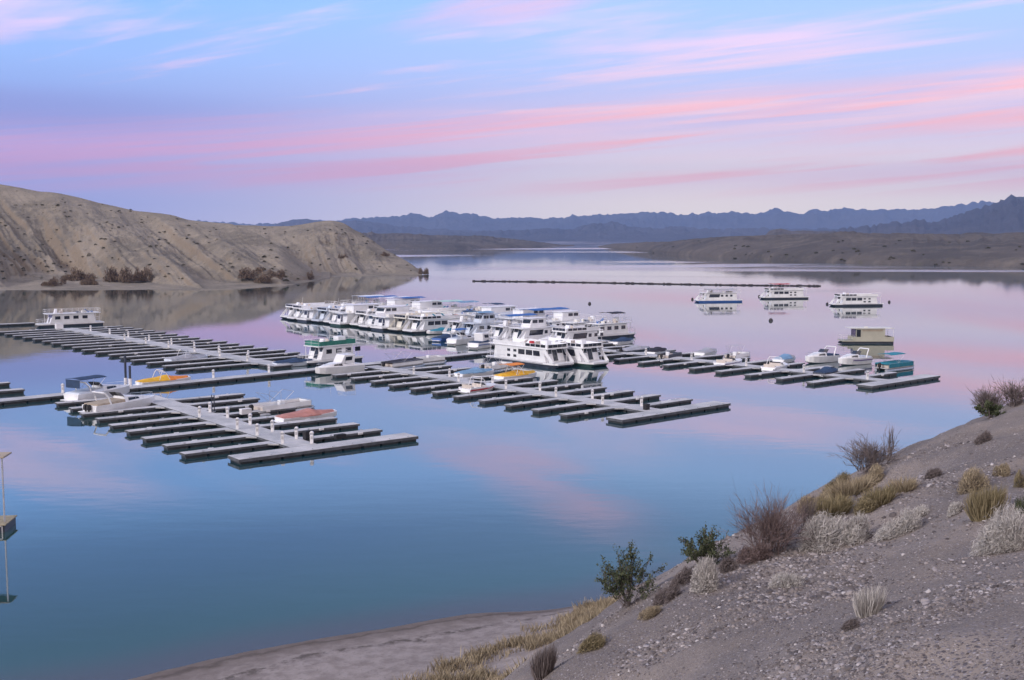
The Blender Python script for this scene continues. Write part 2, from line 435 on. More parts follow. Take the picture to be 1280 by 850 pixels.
for q in ((0, 0, 19.2), (-3.5, 13, 10.5), (-4, 22, 7.2), (-5, 33, 3.6), (-3, 42, 1.9), (-9, 8, 11), (-11, 24, 4.6), (-22, 15, 6), (-22, 0, 11), (-45, 0, 7), (-45, 20, 2.8), (-80, -5, 5),
          (1.5, 34, 8.2), (2.5, 48, 3.2), (6, 56, 2.0), (12, 45, 8.5), (20, 58, 6), (14, 62, 3), (28, 55, 11), (45, 70, 9), (30, 70, 4), (60, 60, 16), (80, 90, 10), (40, 30, 17), (20, 12, 18.6), (60, 10, 22), (0, -15, 21), (-20, -20, 17),
          (30, -25, 24), (-60, -50, 16), (60, -60, 28), (0, -70, 26), (120, 0, 26), (120, 70, 20), (-140, -80, 14)):
    cp(*q)
C_ = np.array(ctrl)
def _U(r2):
    r2 = np.maximum(r2, 1e-9); return r2 * np.log(r2)
def _tps(P, z, lam=1.2):
    n = len(P); K = _U(((P[:, None] - P[None]) ** 2).sum(-1)) + np.eye(n) * lam
    A = np.zeros((n + 3, n + 3)); A[:n, :n] = K; A[:n, n] = 1; A[:n, n + 1:] = P; A[n, :n] = 1; A[n + 1:, :n] = P.T
    return np.linalg.solve(A, np.concatenate([z, np.zeros(3)]))
_w = _tps(C_[:, :2], C_[:, 2])
def tz_smooth(x, y):
    x = np.asarray(x, float); y = np.asarray(y, float)
    s = _w[len(C_)] + _w[len(C_) + 1] * x + _w[len(C_) + 2] * y
    for i in range(len(C_)):
        s = s + _w[i] * _U((x - C_[i, 0]) ** 2 + (y - C_[i, 1]) ** 2)
    return s
def tz(x, y):
    z = tz_smooth(x, y)
    k = np.clip((z - 0.6) / 4.0, 0.06, 1)
    r = np.sqrt(np.asarray(x) ** 2 + np.asarray(y) ** 2)
    z = z + k * (fbm(np.asarray(x) * 0.16, np.asarray(y) * 0.16, 4, 3) * 0.62 * np.clip(r / 14, 0.15, 1) + fbm(np.asarray(x) * 0.9, np.asarray(y) * 0.9, 4, 9) * 0.14 + fbm(np.asarray(x) * 5, np.asarray(y) * 5, 3, 19) * 0.018)
    return z

def build_near():
    azs = np.radians(np.concatenate([np.arange(-180, -30, 3.0), np.linspace(-30, -26, 9)[:-1], np.linspace(-26, 30, 430), np.linspace(30, 180, 50)[1:]]))
    rr = np.concatenate([[0.01], np.geomspace(1.2, 24, 230), np.geomspace(24.3, 90, 260), np.geomspace(91, 230, 50)])
    A, Rr = np.meshgrid(azs, rr, indexing="ij")
    x = np.sin(A) * Rr; y = np.cos(A) * Rr
    z = tz(x, y)
    P = np.stack([x, y, z], -1)
    o = grid_mesh("gravel_hillside_ground", P, mat_near())
    return o

def mat_near():
    m = bpy.data.materials.new("foreground_gravel"); m.use_nodes = True
    t = m.node_tree; g = G(t); bs = t.nodes["Principled BSDF"]
    pos = g.n("ShaderNodeNewGeometry").outputs["Position"]
    sep = g.n("ShaderNodeSeparateXYZ"); t.links.new(pos, sep.inputs[0]); z = sep.outputs[2]
    n1 = g.noise(pos, 0.22, 5, 0.6, 0.5)
    soil = g.mix(g.smooth(n1, 0.38, 0.62), (0.172, 0.150, 0.138, 1), (0.262, 0.228, 0.205, 1))
    # pebbles of several sizes
    def peb(scale, seed):
        v = g.n("ShaderNodeTexVoronoi"); mp = g.n("ShaderNodeMapping"); mp.inputs["Location"].default_value = (seed, seed * 1.7, 0)
        t.links.new(pos, mp.inputs[0]); t.links.new(mp.outputs[0], v.inputs["Vector"]); v.inputs["Scale"].default_value = scale
        s2 = g.n("ShaderNodeSeparateColor"); t.links.new(v.outputs["Color"], s2.inputs[0])
        return v.outputs["Distance"], s2.outputs[0]
    d1, c1 = peb(22, 0); d2, c2 = peb(48, 5)
    stone1 = g.ramp(c1, [(0, (0.07, 0.065, 0.08, 1)), (0.45, (0.17, 0.155, 0.17, 1)), (0.8, (0.28, 0.26, 0.28, 1)), (1, (0.46, 0.43, 0.44, 1))])
    stone2 = g.ramp(c2, [(0, (0.06, 0.055, 0.07, 1)), (0.5, (0.20, 0.185, 0.20, 1)), (1, (0.42, 0.39, 0.40, 1))])
    dens = g.smooth(g.noise(pos, 0.5, 4, 0.6), 0.40, 0.58)
    m1 = g.math("MULTIPLY", g.math("SUBTRACT", 1.0, g.smooth(d1, 0.30, 0.42)), g.math("ADD", 0.25, g.math("MULTIPLY", dens, 0.65)))
    m2 = g.math("MULTIPLY", g.math("SUBTRACT", 1.0, g.smooth(d2, 0.30, 0.45)), 0.6)
    land = g.mix(m2, soil, stone2); land = g.mix(m1, land, stone1)
    # lower beach: fine pale silt, damp darker strip at the waterline, drift line of debris
    silt = g.mix(g.smooth(g.noise(pos, 1.2, 5, 0.65), 0.35, 0.65), (0.21, 0.185, 0.18, 1), (0.30, 0.27, 0.265, 1))
    silt = g.mix(g.math("MULTIPLY", g.smooth(g.noise(pos, 5.0, 4, 0.7), 0.55, 0.7), 0.5), silt, (0.10, 0.085, 0.08, 1))
    zz = g.math("ADD", z, g.math("MULTIPLY", g.math("SUBTRACT", g.noise(pos, 0.7, 4, 0.6), 0.5), 0.22))
    damp = g.math("SUBTRACT", 1.0, g.smooth(zz, 0.04, 0.42))
    silt = g.mix(g.math("MULTIPLY", damp, 0.75), silt, (0.115, 0.095, 0.085, 1))
    line = g.math("MULTIPLY", g.smooth(zz, 0.315, 0.335), g.math("SUBTRACT", 1.0, g.smooth(zz, 0.35, 0.42)))
    silt = g.mix(g.math("MULTIPLY", g.math("MULTIPLY", line, 0.75), g.smooth(g.noise(pos, 1.6, 4, 0.7), 0.38, 0.60)), silt, (0.055, 0.045, 0.04, 1))
    line2 = g.math("MULTIPLY", g.smooth(zz, 0.06, 0.10), g.math("SUBTRACT", 1.0, g.smooth(zz, 0.10, 0.15)))
    silt = g.mix(g.math("MULTIPLY", line2, 0.55), silt, (0.06, 0.05, 0.045, 1))
    hi = g.smooth(g.math("ADD", z, g.math("MULTIPLY", n1, 1.2)), 2.2, 3.6)
    t.links.new(g.mix(hi, silt, land), bs.inputs["Base Color"])
    bs.inputs["Roughness"].default_value = 0.92; bs.inputs["Specular IOR Level"].default_value = 0.2
    hgt = g.math("ADD", g.math("MULTIPLY", g.math("MULTIPLY", m1, hi), 0.6), g.math("ADD", g.math("MULTIPLY", g.math("MULTIPLY", m2, hi), 0.3), g.math("MULTIPLY", g.noise(pos, 9, 5, 0.7), 0.5)))
    b = g.n("ShaderNodeBump"); b.inputs["Strength"].default_value = 0.8; b.inputs["Distance"].default_value = 0.03
    t.links.new(hgt, b.inputs["Height"]); t.links.new(b.outputs[0], bs.inputs["Normal"])
    return m
near_ground = build_near()

# ---- the lake: one sheet to the horizon, finer near the shore, shore distance baked as an attribute
def shore_dist(x, y):
    S = np.array(SHORE); best = np.full(x.shape, 1e9)
    for a, b in zip(S[:-1], S[1:]):
        d = b - a; L = (d ** 2).sum()
        tt = np.clip(((x - a[0]) * d[0] + (y - a[1]) * d[1]) / L, 0, 1)
        best = np.minimum(best, np.hypot(x - a[0] - tt * d[0], y - a[1] - tt * d[1]))
    return best
def build_water():
    gx = np.concatenate([-np.geomspace(14500, 130, 40), np.linspace(-125, 125, 126), np.geomspace(130, 14500, 40)])
    gy = np.concatenate([-np.geomspace(14500, 100, 24), np.linspace(-95, 205, 151), np.geomspace(210, 14500, 50)])
    X, Y = np.meshgrid(gx, gy, indexing="ij")
    P = np.stack([X, Y, np.zeros_like(X)], -1)
    o = grid_mesh("lake_water", P, mat_water())
    d = shore_dist(X, Y)
    s = np.exp(-d / 15.0)
    at = o.data.attributes.new("shore", "FLOAT", "POINT"); at.data.foreach_set("value", s.reshape(-1).astype(np.float32))
    return o
build_water()

# ---- hills and far ranges: real ground rising from its shoreline to its ridge
CB = math.cos(TH)
def sm_plain(a, sig):
    h = int(sig * 3); k = np.exp(-0.5 * (np.arange(-h, h + 1) / sig) ** 2); k /= k.sum()
    return np.convolve(np.pad(a, h, mode="edge"), k, "valid")
def build_range(name, base, ridge, mat, nx=300, nt=60, depth=None, D=None, amp=4.0, gully=0.02, gamp=6.0, jag=0.0, shape=0.8, seed=1, back=1.0, spur=0.0, lift=0.0, valley=None, diag=0.0, soft=0.0, hf=0.012, hfine=0.0):
    """base: [(px, y of shoreline or distance)], ridge: [(px, y)], depth: [(px, metres from shore to ridge)]"""
    b = np.array(base, float); r = np.array(ridge, float)
    x0, x1 = max(b[0, 0], r[0, 0]), min(b[-1, 0], r[-1, 0])
    px = np.linspace(x0, x1, nx)
    def sm(a, sig):
        h = max(1, int(sig * 3)); k = np.exp(-0.5 * (np.arange(-h, h + 1) / max(sig, 0.3)) ** 2); k /= k.sum()
        return np.convolve(np.pad(a, h, mode="reflect", reflect_type="odd"), k, "valid")
    per = (nx - 1) / (x1 - x0)
    if D is not None: Db = np.full(nx, float(D))
    else: Db = EYE * F / (np.interp(px, b[:, 0], b[:, 1]) - HORIZON) * 1.0
    dp = np.array(depth, float); dd = np.interp(px, dp[:, 0], dp[:, 1])
    dd = sm(dd, 14 * per) if nx > 3 * 42 * per else dd
    if D is None: Db = sm(Db, 4 * per)
    ry = np.interp(px, r[:, 0], r[:, 1])
    if soft: ry = sm(ry, soft * per)
    Dr = Db + dd
    zr = EYE + (HORIZON - ry) / F * Dr
    zr = zr + jag * (0.75 * fbm(px * 0.035 + 0.5 * vnoise(px * .02, px * 0, seed), px * 0 + seed, 6, seed, 0.62, True) + 0.42 * fbm(px * 0.24, px * 0 + seed, 4, seed + 1))
    zr = np.maximum(zr, 0.4)
    ts = np.concatenate([np.linspace(-0.12, 1, nt), np.linspace(1.06, 2.2, nt // 3)])
    T, I = np.meshgrid(ts, np.arange(nx), indexing="ij")
    Dm = Db[I] + dd[I] * T
    if name == "left_hill" or spur:
        Dm = Dm + spur * fbm(px[I] * 0.018, T * 0.7, 3, seed + 50) * np.clip(1 - np.abs(T - 0.4), 0, 1)
    u = (px[I] - 640) / F * CB
    X = u * Dm; Y = Dm
    if valley is not None:
        va = np.array(valley, float)
        pe = px[I] + diag * np.clip(T, 0, 1.2) + 10 * fbm(X * 0.02, Y * 0.02, 3, seed + 3)
        vx = np.linspace(-400, 900, 1301); vv = sm_plain(np.interp(vx, va[:, 0], va[:, 1]), 7)
        v = np.interp(pe, vx, vv)
        v = v + 0.24 * np.abs(fbm(pe * 0.022, T * 0.9, 3, seed + 5)) + 0.10 * np.abs(fbm(pe * 0.075, T * 1.3, 4, seed + 6)) - 0.02
        v = np.clip(v, 0, 0.7) * np.clip(T * 14, 0, 1)
        Te = np.clip((T - v) / (1 - v), 0, 1)
        Te = np.where(T < 0, T, np.where(T >= 1, T, Te + 0.16 * T * (1 - Te)))
    else:
        Te = T
    g = np.where(T < 1, np.sign(T) * np.abs(np.clip(Te, -1, 1)) ** shape, 1 - 0.55 * (T - 1) * back)
    Z = zr[I] * g
    env = np.clip(T * 1.7, 0, 1) ** 1.2 * np.clip((1.04 - T) * 2.2, 0, 1)
    env = np.where(T > 1.02, np.clip((T - 1) * 1.0, 0, 1), env)
    sc = zr[I] / max(1e-6, zr.max())
    gl = fbm(px[I] * gully + 0.9 * fbm(X * 0.004, Y * 0.004, 3, seed + 7), T * 0.9 + seed, 5, seed + 2, 0.5, True)
    Z = Z + env * sc * gamp * (gl - 0.1) + env * amp * fbm(X * hf, Y * hf, 5, seed + 11) * sc + env * lift
    Z = Z + env * sc * hfine * fbm(X * 0.07, Y * 0.07, 4, seed + 21, 0.55, True)
    Z = np.where(T <= 0, T * 8 - 0.05, np.maximum(Z, 0.12 + 1.5 * np.clip(T, 0, 1)))
    return grid_mesh(name, np.stack([X, Y, Z], -1), mat)

build_range("left_hill",
    [(-260, 365), (0, 362.5), (60, 362), (170, 362), (250, 362), (290, 361), (320, 359.5), (350, 357.5), (375, 354), (395, 350.5), (412, 347)],
    [(-260, 196), (-80, 222), (0, 231), (25, 235), (50, 240), (75, 242), (100, 247), (125, 254), (170, 264), (215, 269), (235, 275), (250, 277), (290, 280), (320, 291), (350, 308), (375, 326), (395, 339), (412, 346)],
    earth_hill, nx=560, nt=150, depth=[(-260, 260), (0, 230), (200, 215), (290, 190), (350, 90), (412, 25)], amp=6.0, hf=0.022, hfine=2.2, gully=0.03, gamp=3.0, shape=1.12, seed=4, spur=14, diag=150, soft=3,
    valley=[(-260, .3), (-120, 0.05), (-60, .25), (0, 0.0), (30, 0.05), (70, .32), (115, .42), (165, .42), (195, .16), (232, 0), (262, 0.03), (310, .36), (335, .28), (362, 0), (385, .06), (420, .25), (470, 0), (560, .3)])
build_range("headland_hill",
    [(215, 352), (300, 349), (360, 347.5), (430, 345.5), (500, 344.5), (527, 343.5)],
    [(215, 283), (300, 281.5), (340, 283), (365, 282.5), (385, 279.5), (400, 277), (412, 276), (425, 277.5), (434, 281), (442, 287), (452, 292), (466, 301), (480, 311), (495, 319), (510, 327), (520, 334), (527, 342)],
    earth_hill, nx=420, nt=120, depth=[(215, 220), (350, 190), (430, 170), (480, 120), (527, 30)], amp=5.0, hf=0.025, hfine=2.2, gully=0.04, gamp=2.0, shape=1.05, seed=9, spur=8, diag=60, soft=2,
    valley=[(215, .3), (380, .35), (405, .28), (440, 0.02), (460, 0.0), (487, .14), (510, 0.0), (540, .05), (600, 0.1)])
build_range("far_left_shore_land", [(380, 311.2), (560, 311), (640, 309.6), (690, 308.2), (718, 307.5)],
    [(380, 289), (455, 291), (480, 292.5), (500, 292), (530, 293.5), (560, 294), (600, 295.5), (630, 297.5), (655, 300.5), (680, 303), (700, 305.5), (718, 307.2)],
    earth_low, nx=360, nt=40, depth=[(380, 900), (560, 900), (650, 600), (718, 150)], amp=9, gully=0.06, gamp=14, jag=2.5, shape=0.45, seed=21)
build_range("right_shore_land", [(748, 309), (780, 312.5), (800, 314.5), (850, 319), (900, 322), (1000, 326.5), (1100, 330), (1280, 334), (1560, 342)],
    [(748, 308.4), (765, 305.5), (800, 303.5), (825, 303), (850, 301.5), (880, 299), (905, 296.5), (950, 294.5), (1000, 292.5), (1060, 291.5), (1120, 292.5), (1200, 293), (1280, 292), (1560, 284)],
    earth_low, nx=560, nt=90, depth=[(748, 120), (850, 260), (1000, 330), (1280, 420), (1560, 420)], amp=4, gully=0.03, gamp=7, jag=1.2, shape=0.42, seed=31, back=0.1)
build_range("far_dark_hump", None or [(930, 0), (1130, 0)], [(930, 298), (955, 296), (961, 289.5), (970, 286.5), (978, 286), (990, 289), (1000, 288.5), (1020, 290), (1035, 289), (1060, 291.5), (1090, 293), (1130, 297)],
    earth_low, nx=160, nt=24, D=2300, depth=[(930, 500), (1130, 500)], amp=8, gully=0.08, gamp=10, jag=3, shape=0.6, seed=41)
mr = [(960, 299), (1000, 293), (1030, 289.5), (1060, 286), (1085, 283), (1100, 283.5), (1120, 279), (1145, 276.5), (1170, 277), (1190, 271), (1225, 262), (1240, 255), (1252, 250.5), (1268, 247.5), (1280, 244), (1330, 228), (1400, 222), (1480, 236), (1600, 232)]
build_range("right_mountain", [(960, 0), (1600, 0)], mr, earth_mtn, nx=300, nt=40, D=4600, depth=[(960, 1500), (1600, 1500)], amp=40, gully=0.05, gamp=90, jag=30, shape=0.9, seed=51)
build_range("foothill_range", [(520, 0), (1180, 0)],
    [(520, 291), (560, 289.5), (600, 290), (650, 288), (690, 286.5), (715, 286), (740, 281.5), (752, 279.5), (765, 277.5), (776, 280), (790, 283.5), (820, 285), (845, 284), (870, 286), (900, 287), (940, 286), (1000, 288), (1060, 286.5), (1120, 285), (1180, 286)],
    earth_mtn, nx=360, nt=36, D=7600, depth=[(520, 1600), (1180, 1600)], amp=40, gully=0.05, gamp=50, jag=24, shape=0.8, seed=61)
build_range("left_distant_range", [(300, 0), (640, 0)],
    [(300, 290), (335, 283), (350, 279.5), (368, 276), (385, 274.5), (405, 275.5), (425, 278), (445, 276), (470, 278), (500, 283), (560, 287), (640, 291)],
    earth_mtn, nx=200, nt=36, D=8800, depth=[(300, 1500), (640, 1500)], amp=40, gully=0.05, gamp=50, jag=22, shape=0.8, seed=66)
build_range("distant_mountain_range", [(-900, 0), (2100, 0)],
    [(-900, 262), (0, 270), (340, 281), (400, 277), (455, 273), (480, 270), (500, 271), (515, 268.5), (535, 271), (550, 266.5), (562, 265), (575, 268), (590, 266.5), (605, 271), (625, 275.5), (640, 272.5), (655, 272), (670, 274), (690, 272.5), (705, 273.5), (718, 269.5), (735, 268.5), (752, 270.5), (775, 268.5),
     (800, 267.5), (820, 266.5), (845, 268.5), (870, 268), (895, 266), (925, 265.5), (945, 267.5), (958, 265), (964, 262), (970, 259.5), (976, 262.5), (990, 266), (1005, 267), (1015, 264), (1030, 266.5), (1045, 263), (1060, 260.5), (1075, 261.5), (1090, 263.5), (1120, 262.5), (1150, 263), (1175, 259.5), (1195, 256.5), (1215, 255), (1235, 253.5), (1260, 254), (1400, 250), (2100, 262)],
    earth_mtn, nx=1500, nt=40, D=12000, depth=[(-900, 2200), (2100, 2200)], amp=60, gully=0.045, gamp=110, jag=46, shape=0.9, seed=71)

# ---- the air itself, thin and even
def build_haze():
    mb = MB(); mb.box(-14600, 14600, -14600, 14600, -12.0, 950.0)
    m = bpy.data.materials.new("lake_haze"); m.use_nodes = True
    t = m.node_tree; t.nodes.clear()
    pv = t.nodes.new("ShaderNodeVolumePrincipled"); pv.inputs["Color"].default_value = (0.36, 0.54, 1.0, 1)
    pv.inputs["Density"].default_value = HAZE; pv.inputs["Anisotropy"].default_value = 0.0
    out = t.nodes.new("ShaderNodeOutputMaterial"); t.links.new(pv.outputs[0], out.inputs["Volume"])
    o = mb.build("haze", m); o["kind"] = "stuff"
    m.cycles.homogeneous_volume = True
    o.visible_shadow = True
HAZE = 7.0e-5
build_haze()

# ================================================================== FLOATING DOCKS
def V2(x, y): return Vector((x, y))
DECK = 0.50
def deck_box(mb, x0, x1, y0, y1, z1=DECK, t=0.16): mb.box(x0, x1, y0, y1, z1 - t, z1)
def float_mb(x0, x1, y0, y1, step=2.4):
    mb = MB(); L = x1 - x0; n = max(1, int(round(L / step)))
    for i in range(n):
        a = x0 + L * i / n + 0.12; b = x0 + L * (i + 1) / n - 0.12
        mb.box(a, b, y0 + 0.08, y1 - 0.08, -0.35, DECK - 0.17)
    return mb
CLEAT = []
def cleat(parent, x, y, z):
    if not CLEAT:
        c = MB(); c.box(-.15, .15, -.03, .03, .05, .10); c.box(-.06, .06, -.025, .025, 0, .05); o = c.build("cleat", alu, parent); CLEAT.append(o)
    else:
        o = CLEAT[0].copy(); COL.objects.link(o); o.parent = parent
    o.location = (x, y, z)
DOCKS = []
class Dock:
    """a walkway of length L along local +x, fingers to local -y ('near', picture left) and +y"""
    def __init__(s, name, label, origin, ang, L, w):
        s.o = empty(name, (origin[0], origin[1], 0), ang, label, "dock", "floating docks of the marina")
        s.ang = ang; s.L = L; s.w = w; s.origin = Vector((origin[0], origin[1], 0)); DOCKS.append(s)
    def W(s, x, y, z=0):
        c, n = math.cos(s.ang), math.sin(s.ang)
        return Vector((s.origin.x + x * c - y * n, s.origin.y + x * n + y * c, z))
    def walkway(s):
        mb = MB(); n = max(1, int(s.L / 9))
        for i in range(n): deck_box(mb, s.L * i / n + 0.03, s.L * (i + 1) / n - 0.03, -s.w / 2, s.w / 2)
        o = mb.build("walkway", dockm, s.o, bevel=0.02)
        fb = MB()
        for y0, y1 in ((-s.w / 2 - 0.06, -s.w / 2), (s.w / 2, s.w / 2 + 0.06)): fb.box(0, s.L, y0, y1, DECK - 0.24, DECK - 0.02)
        fb.build("edge_board", fasciam, o)
        float_mb(0, s.L, -s.w / 2, s.w / 2, 3.0).build("float", floatm, o)
        return s
    def finger(s, x, side, length, w=1.32, name="finger", wheel=True, cleats=False):
        """local finger starting at the walkway edge; built in a local frame of its own"""
        length *= random.uniform(.975, 1.02)
        mb = MB(); deck_box(mb, 0, length, -w / 2, w / 2, DECK - 0.012)
        o = mb.build(name, dockm, s.o, bevel=0.02)
        o.location = (x + random.uniform(-.12, .12), side * (s.w / 2 + 0.10), random.uniform(-.035, .0)); o.rotation_euler = (R(random.uniform(-.5, .5)), R(random.uniform(-.15, .15)), R((90 if side > 0 else -90) + random.uniform(-.9, .9)))
        fb = MB(); fb.box(0, length, -w / 2 - 0.05, -w / 2, DECK - 0.24, DECK - 0.03); fb.box(0, length, w / 2, w / 2 + 0.05, DECK - 0.24, DECK - 0.03); fb.box(length, length + 0.05, -w / 2 - 0.05, w / 2 + 0.05, DECK - 0.24, DECK - 0.03)
        fb.build("edge_board", fasciam, o)
        float_mb(0, length, -w / 2, w / 2).build("float", floatm, o)
        if w < 2:
            g1 = MB(); q = 0.9
            g1.add([(0.02, w / 2, DECK - 0.012), (0.02, w / 2 + q, DECK - 0.012), (q, w / 2, DECK - 0.012), (0.02, w / 2, DECK - 0.15), (0.02, w / 2 + q, DECK - 0.15), (q, w / 2, DECK - 0.15)], [(0, 2, 1), (3, 4, 5), (0, 1, 4, 3), (1, 2, 5, 4), (2, 0, 3, 5)])
            g1.build("corner_gusset", dockm, o)
        if cleats:
            for xx, sy in ((length * .35, -1), (length * .8, 1)): cleat(o, xx, sy * (w / 2 - .12), DECK - .012)
        if wheel:
            b = MB(); yy = -(w / 2 + 0.11) if random.random() < 0.8 else w / 2 + 0.11; xx = length * random.uniform(0.45, 0.75)
            b.box(xx - 0.28, xx + 0.28, yy - 0.06, yy + 0.06, DECK - 0.22, DECK + 0.02)
            b.build("dock_bumper", rail, o, bevel=0.03)
        return o

def pedestal(loc, label, lamp=True):
    o = empty("power_pedestal", (loc[0], loc[1], DECK), 0, label, "power pedestal", "power pedestals along the docks")
    b = MB(); b.box(-0.16, 0.16, -0.14, 0.14, 0, 0.95); b.build("post", rail, o, bevel=0.03)
    c = MB(); c.loft([[(x, y, z) for x, y in ((-r, -r), (r, -r), (r, r), (-r, r))] for z, r in ((0.95, 0.19), (1.12, 0.19), (1.26, 0.08))]); c.build("cap", alu, o)
    d = MB(); d.box(-0.10, 0.10, -0.165, -0.142, 0.45, 0.75); d.build("socket_cover", deckm, o)
    return o
ORD = ["first", "second", "third", "fourth", "fifth", "sixth", "seventh", "eighth", "ninth", "tenth", "eleventh", "twelfth", "thirteenth", "fourteenth", "fifteenth", "sixteenth", "seventeenth", "eighteenth", "nineteenth", "twentieth"]

def line_dock(name, label, p_start, p_end, w, edge_side):
    """p_start/p_end are points on one edge of the walkway; edge_side -1 = its -y edge"""
    d = p_end - p_start; ang = math.atan2(d.y, d.x); n = Vector((-math.sin(ang), math.cos(ang), 0))
    o = p_start + n * (-edge_side * w / 2)
    return Dock(name, label, o, ang, d.length, w)

z0 = DECK
# long cross pier (its near edge runs from the picture's left border to beside the moored houseboats)
pE0, pE1 = un(-60, 508, z0), un(607, 441, z0)
dE = (pE1 - pE0); angE = math.atan2(dE.y, dE.x)
pier = line_dock("spine_pier", "long straight cross pier that the three finger docks branch from, running from left edge", pE0, pE0 + dE.normalized() * (dE.length + 4), 2.6, -1).walkway()
def on_pier(pt):
    """pier-local x of a world point"""
    r = pt - pier.origin; return r.x * math.cos(angE) + r.y * math.sin(angE)

# dock C: nearest, lower left.  walkway's picture-left edge; left fingers lie on its local -y side
def mk(label, a, b, w, nl, ll, nr, lr, sl=None, sr=None, off_l=0.0, off_r=0.0, T=None, skip_l=(), skip_r=()):
    d = line_dock("finger_dock", label, a, b, w, -1).walkway()
    s_l = sl or (d.L - off_l) / nl
    for i in range(nl):
        if i in skip_l: continue
        d.finger(off_l + s_l * i, -1, ll, cleats=T is not None)
    s_r = sr or (d.L - off_r) / nr
    for i in range(nr):
        if i in skip_r: continue
        d.finger(off_r + s_r * i, 1, lr, cleats=T is not None)
    if T:
        # broad T head across the end, two pieces either side of the walkway axis
        l0, l1, tw = T
        mb = MB(); deck_box(mb, d.L + 0.06, d.L + tw, -l0, l1, DECK + 0.004)
        o = mb.build("tee_head", dockm, d.o, bevel=0.02)
        fb = MB()
        fb.box(d.L + tw, d.L + tw + 0.06, -l0, l1, DECK - 0.30, DECK - 0.02); fb.box(d.L + 0.06, d.L + tw, -l0 - 0.06, -l0, DECK - 0.30, DECK - 0.02); fb.box(d.L + 0.06, d.L + tw, l1, l1 + 0.06, DECK - 0.30, DECK - 0.02)
        fb.build("edge_board", fasciam, o)
        ft = MB(); n = int((l0 + l1) / 2.2)
        for k in range(n):
            a0 = -l0 + (l0 + l1) * k / n + 0.15; a1 = -l0 + (l0 + l1) * (k + 1) / n - 0.15
            ft.box(d.L + 0.2, d.L + tw - 0.1, a0, a1, -0.35, DECK - 0.18)
        ft.build("float", floatm, o)
        for k in range(n): cleat(o, d.L + tw - .2, -l0 + (l0 + l1) * (k + 0.5) / n, DECK)
    return d

cA, cB = un(196, 506, z0), un(366, 547, z0); cA = cA + (cA - cB).normalized() * 9.5
# the head float's two near corners are fixed by sight; the walkway meets it at right angles
t0, t1 = un(295, 578, z0), un(527, 546, z0); td = (t1 - t0).normalized(); tn = Vector((-td.y, td.x, 0))
t0 = t0 + tn * 0.9 + td * 0.9; cB = t0 + tn * 2.6 + td * (8.0 - 1.45); cA = cB + tn * (cA - cB).length * 0.995 + td * 1.0; TC = (t1 - t0).length
dock_c = mk("nearest finger dock at lower left with a broad head float", cA, cB, 2.9, 9, 9.4, 8, 9.5, sl=5.15, sr=5.0, off_l=-0.2, off_r=6.1, T=(8.0, TC - 8.0, 2.6))
bA, bB = un(478, 462, z0), un(806, 514, z0); bA = bA + (bA - bB).normalized() * 5.5
dock_b = mk("middle finger dock between the yellow covered boat and the open water", bA, bB, 2.8, 11, 9.0, 11, 9.2, sl=5.0, sr=5.0, off_l=6.1, off_r=7.1, T=(8.0, 11.5, 2.6), skip_r=())
aA, aB = un(72, 410.5, z0), un(342, 457.5, z0)
dock_a = mk("upper left finger dock of many closely spaced empty slips", aA, aB, 3.4, 17, 13.2, 17, 11, off_l=0.8, off_r=2.0, sl=5.75, sr=5.75, T=None)
# dock G, right, continuing up past the crowded houseboats
gB = un(1098, 476, z0); gdir = Vector((math.cos(R(-50)), math.sin(R(-50)), 0))
LG = 178.0
gA = gB - gdir * 178.0
gn = Vector((-gdir.y, gdir.x, 0))
LG = 84.0
dock_g = line_dock("finger_dock", "right hand finger dock running from the crowded houseboats to open water", gB - gdir * LG, gB, 2.6, -1).walkway()
for i in range(14): dock_g.finger(LG - 5.6 - 5.6 * i, -1, 8.4)
for i in range(14): dock_g.finger(LG - 4.6 - 5.6 * i, 1, 8.8)
hA = gA + gn * 13.0 - gdir * 1.0
dock_h = line_dock("raft_dock", "long walkway between the two rows of rafted houseboats", hA, hA + gdir * 113, 2.4, -1).walkway()
gate_pier = line_dock("link_pier", "short pier joining the raft's walkway to the right hand finger dock", gA + gdir * 93 - gn * 3, gA + gdir * 93 + gn * 11.6, 1.8, 1).walkway()
def tee(d, l0, l1, tw):
    mb = MB(); deck_box(mb, d.L + 0.06, d.L + tw, -l0, l1, DECK + 0.004); o = mb.build("tee_head", dockm, d.o, bevel=0.02)
    fb = MB(); fb.box(d.L + tw, d.L + tw + 0.06, -l0, l1, DECK - 0.30, DECK - 0.02); fb.box(d.L + 0.06, d.L + tw, -l0 - 0.06, -l0, DECK - 0.30, DECK - 0.02); fb.build("edge_board", fasciam, o)
    ft = MB(); n = int((l0 + l1) / 2.0)
    for k in range(n):
        a0 = -l0 + (l0 + l1) * k / n + 0.15; a1 = -l0 + (l0 + l1) * (k + 1) / n - 0.15
        ft.box(d.L + 0.2, d.L + tw - 0.1, a0, a1, -0.35, DECK - 0.18)
    ft.build("float", floatm, o)
tee(dock_g, 7.0, 11.2, 2.6)

# small pieces of another dock at the far left border
f1 = line_dock("side_dock", "short low float at the left border above the long cross pier", un(-40, 492, z0), un(31, 486.5, z0), 1.6, -1).walkway()
f2 = line_dock("side_dock", "narrow float at the left border farther behind the short one", un(-40, 482, z0), un(13, 478, z0), 1.1, -1).walkway()
f3 = line_dock("side_dock", "low dark float pier leading to the white houseboat at far left", un(-60, 408, z0), un(44, 403.5, z0), 2.0, -1).walkway()

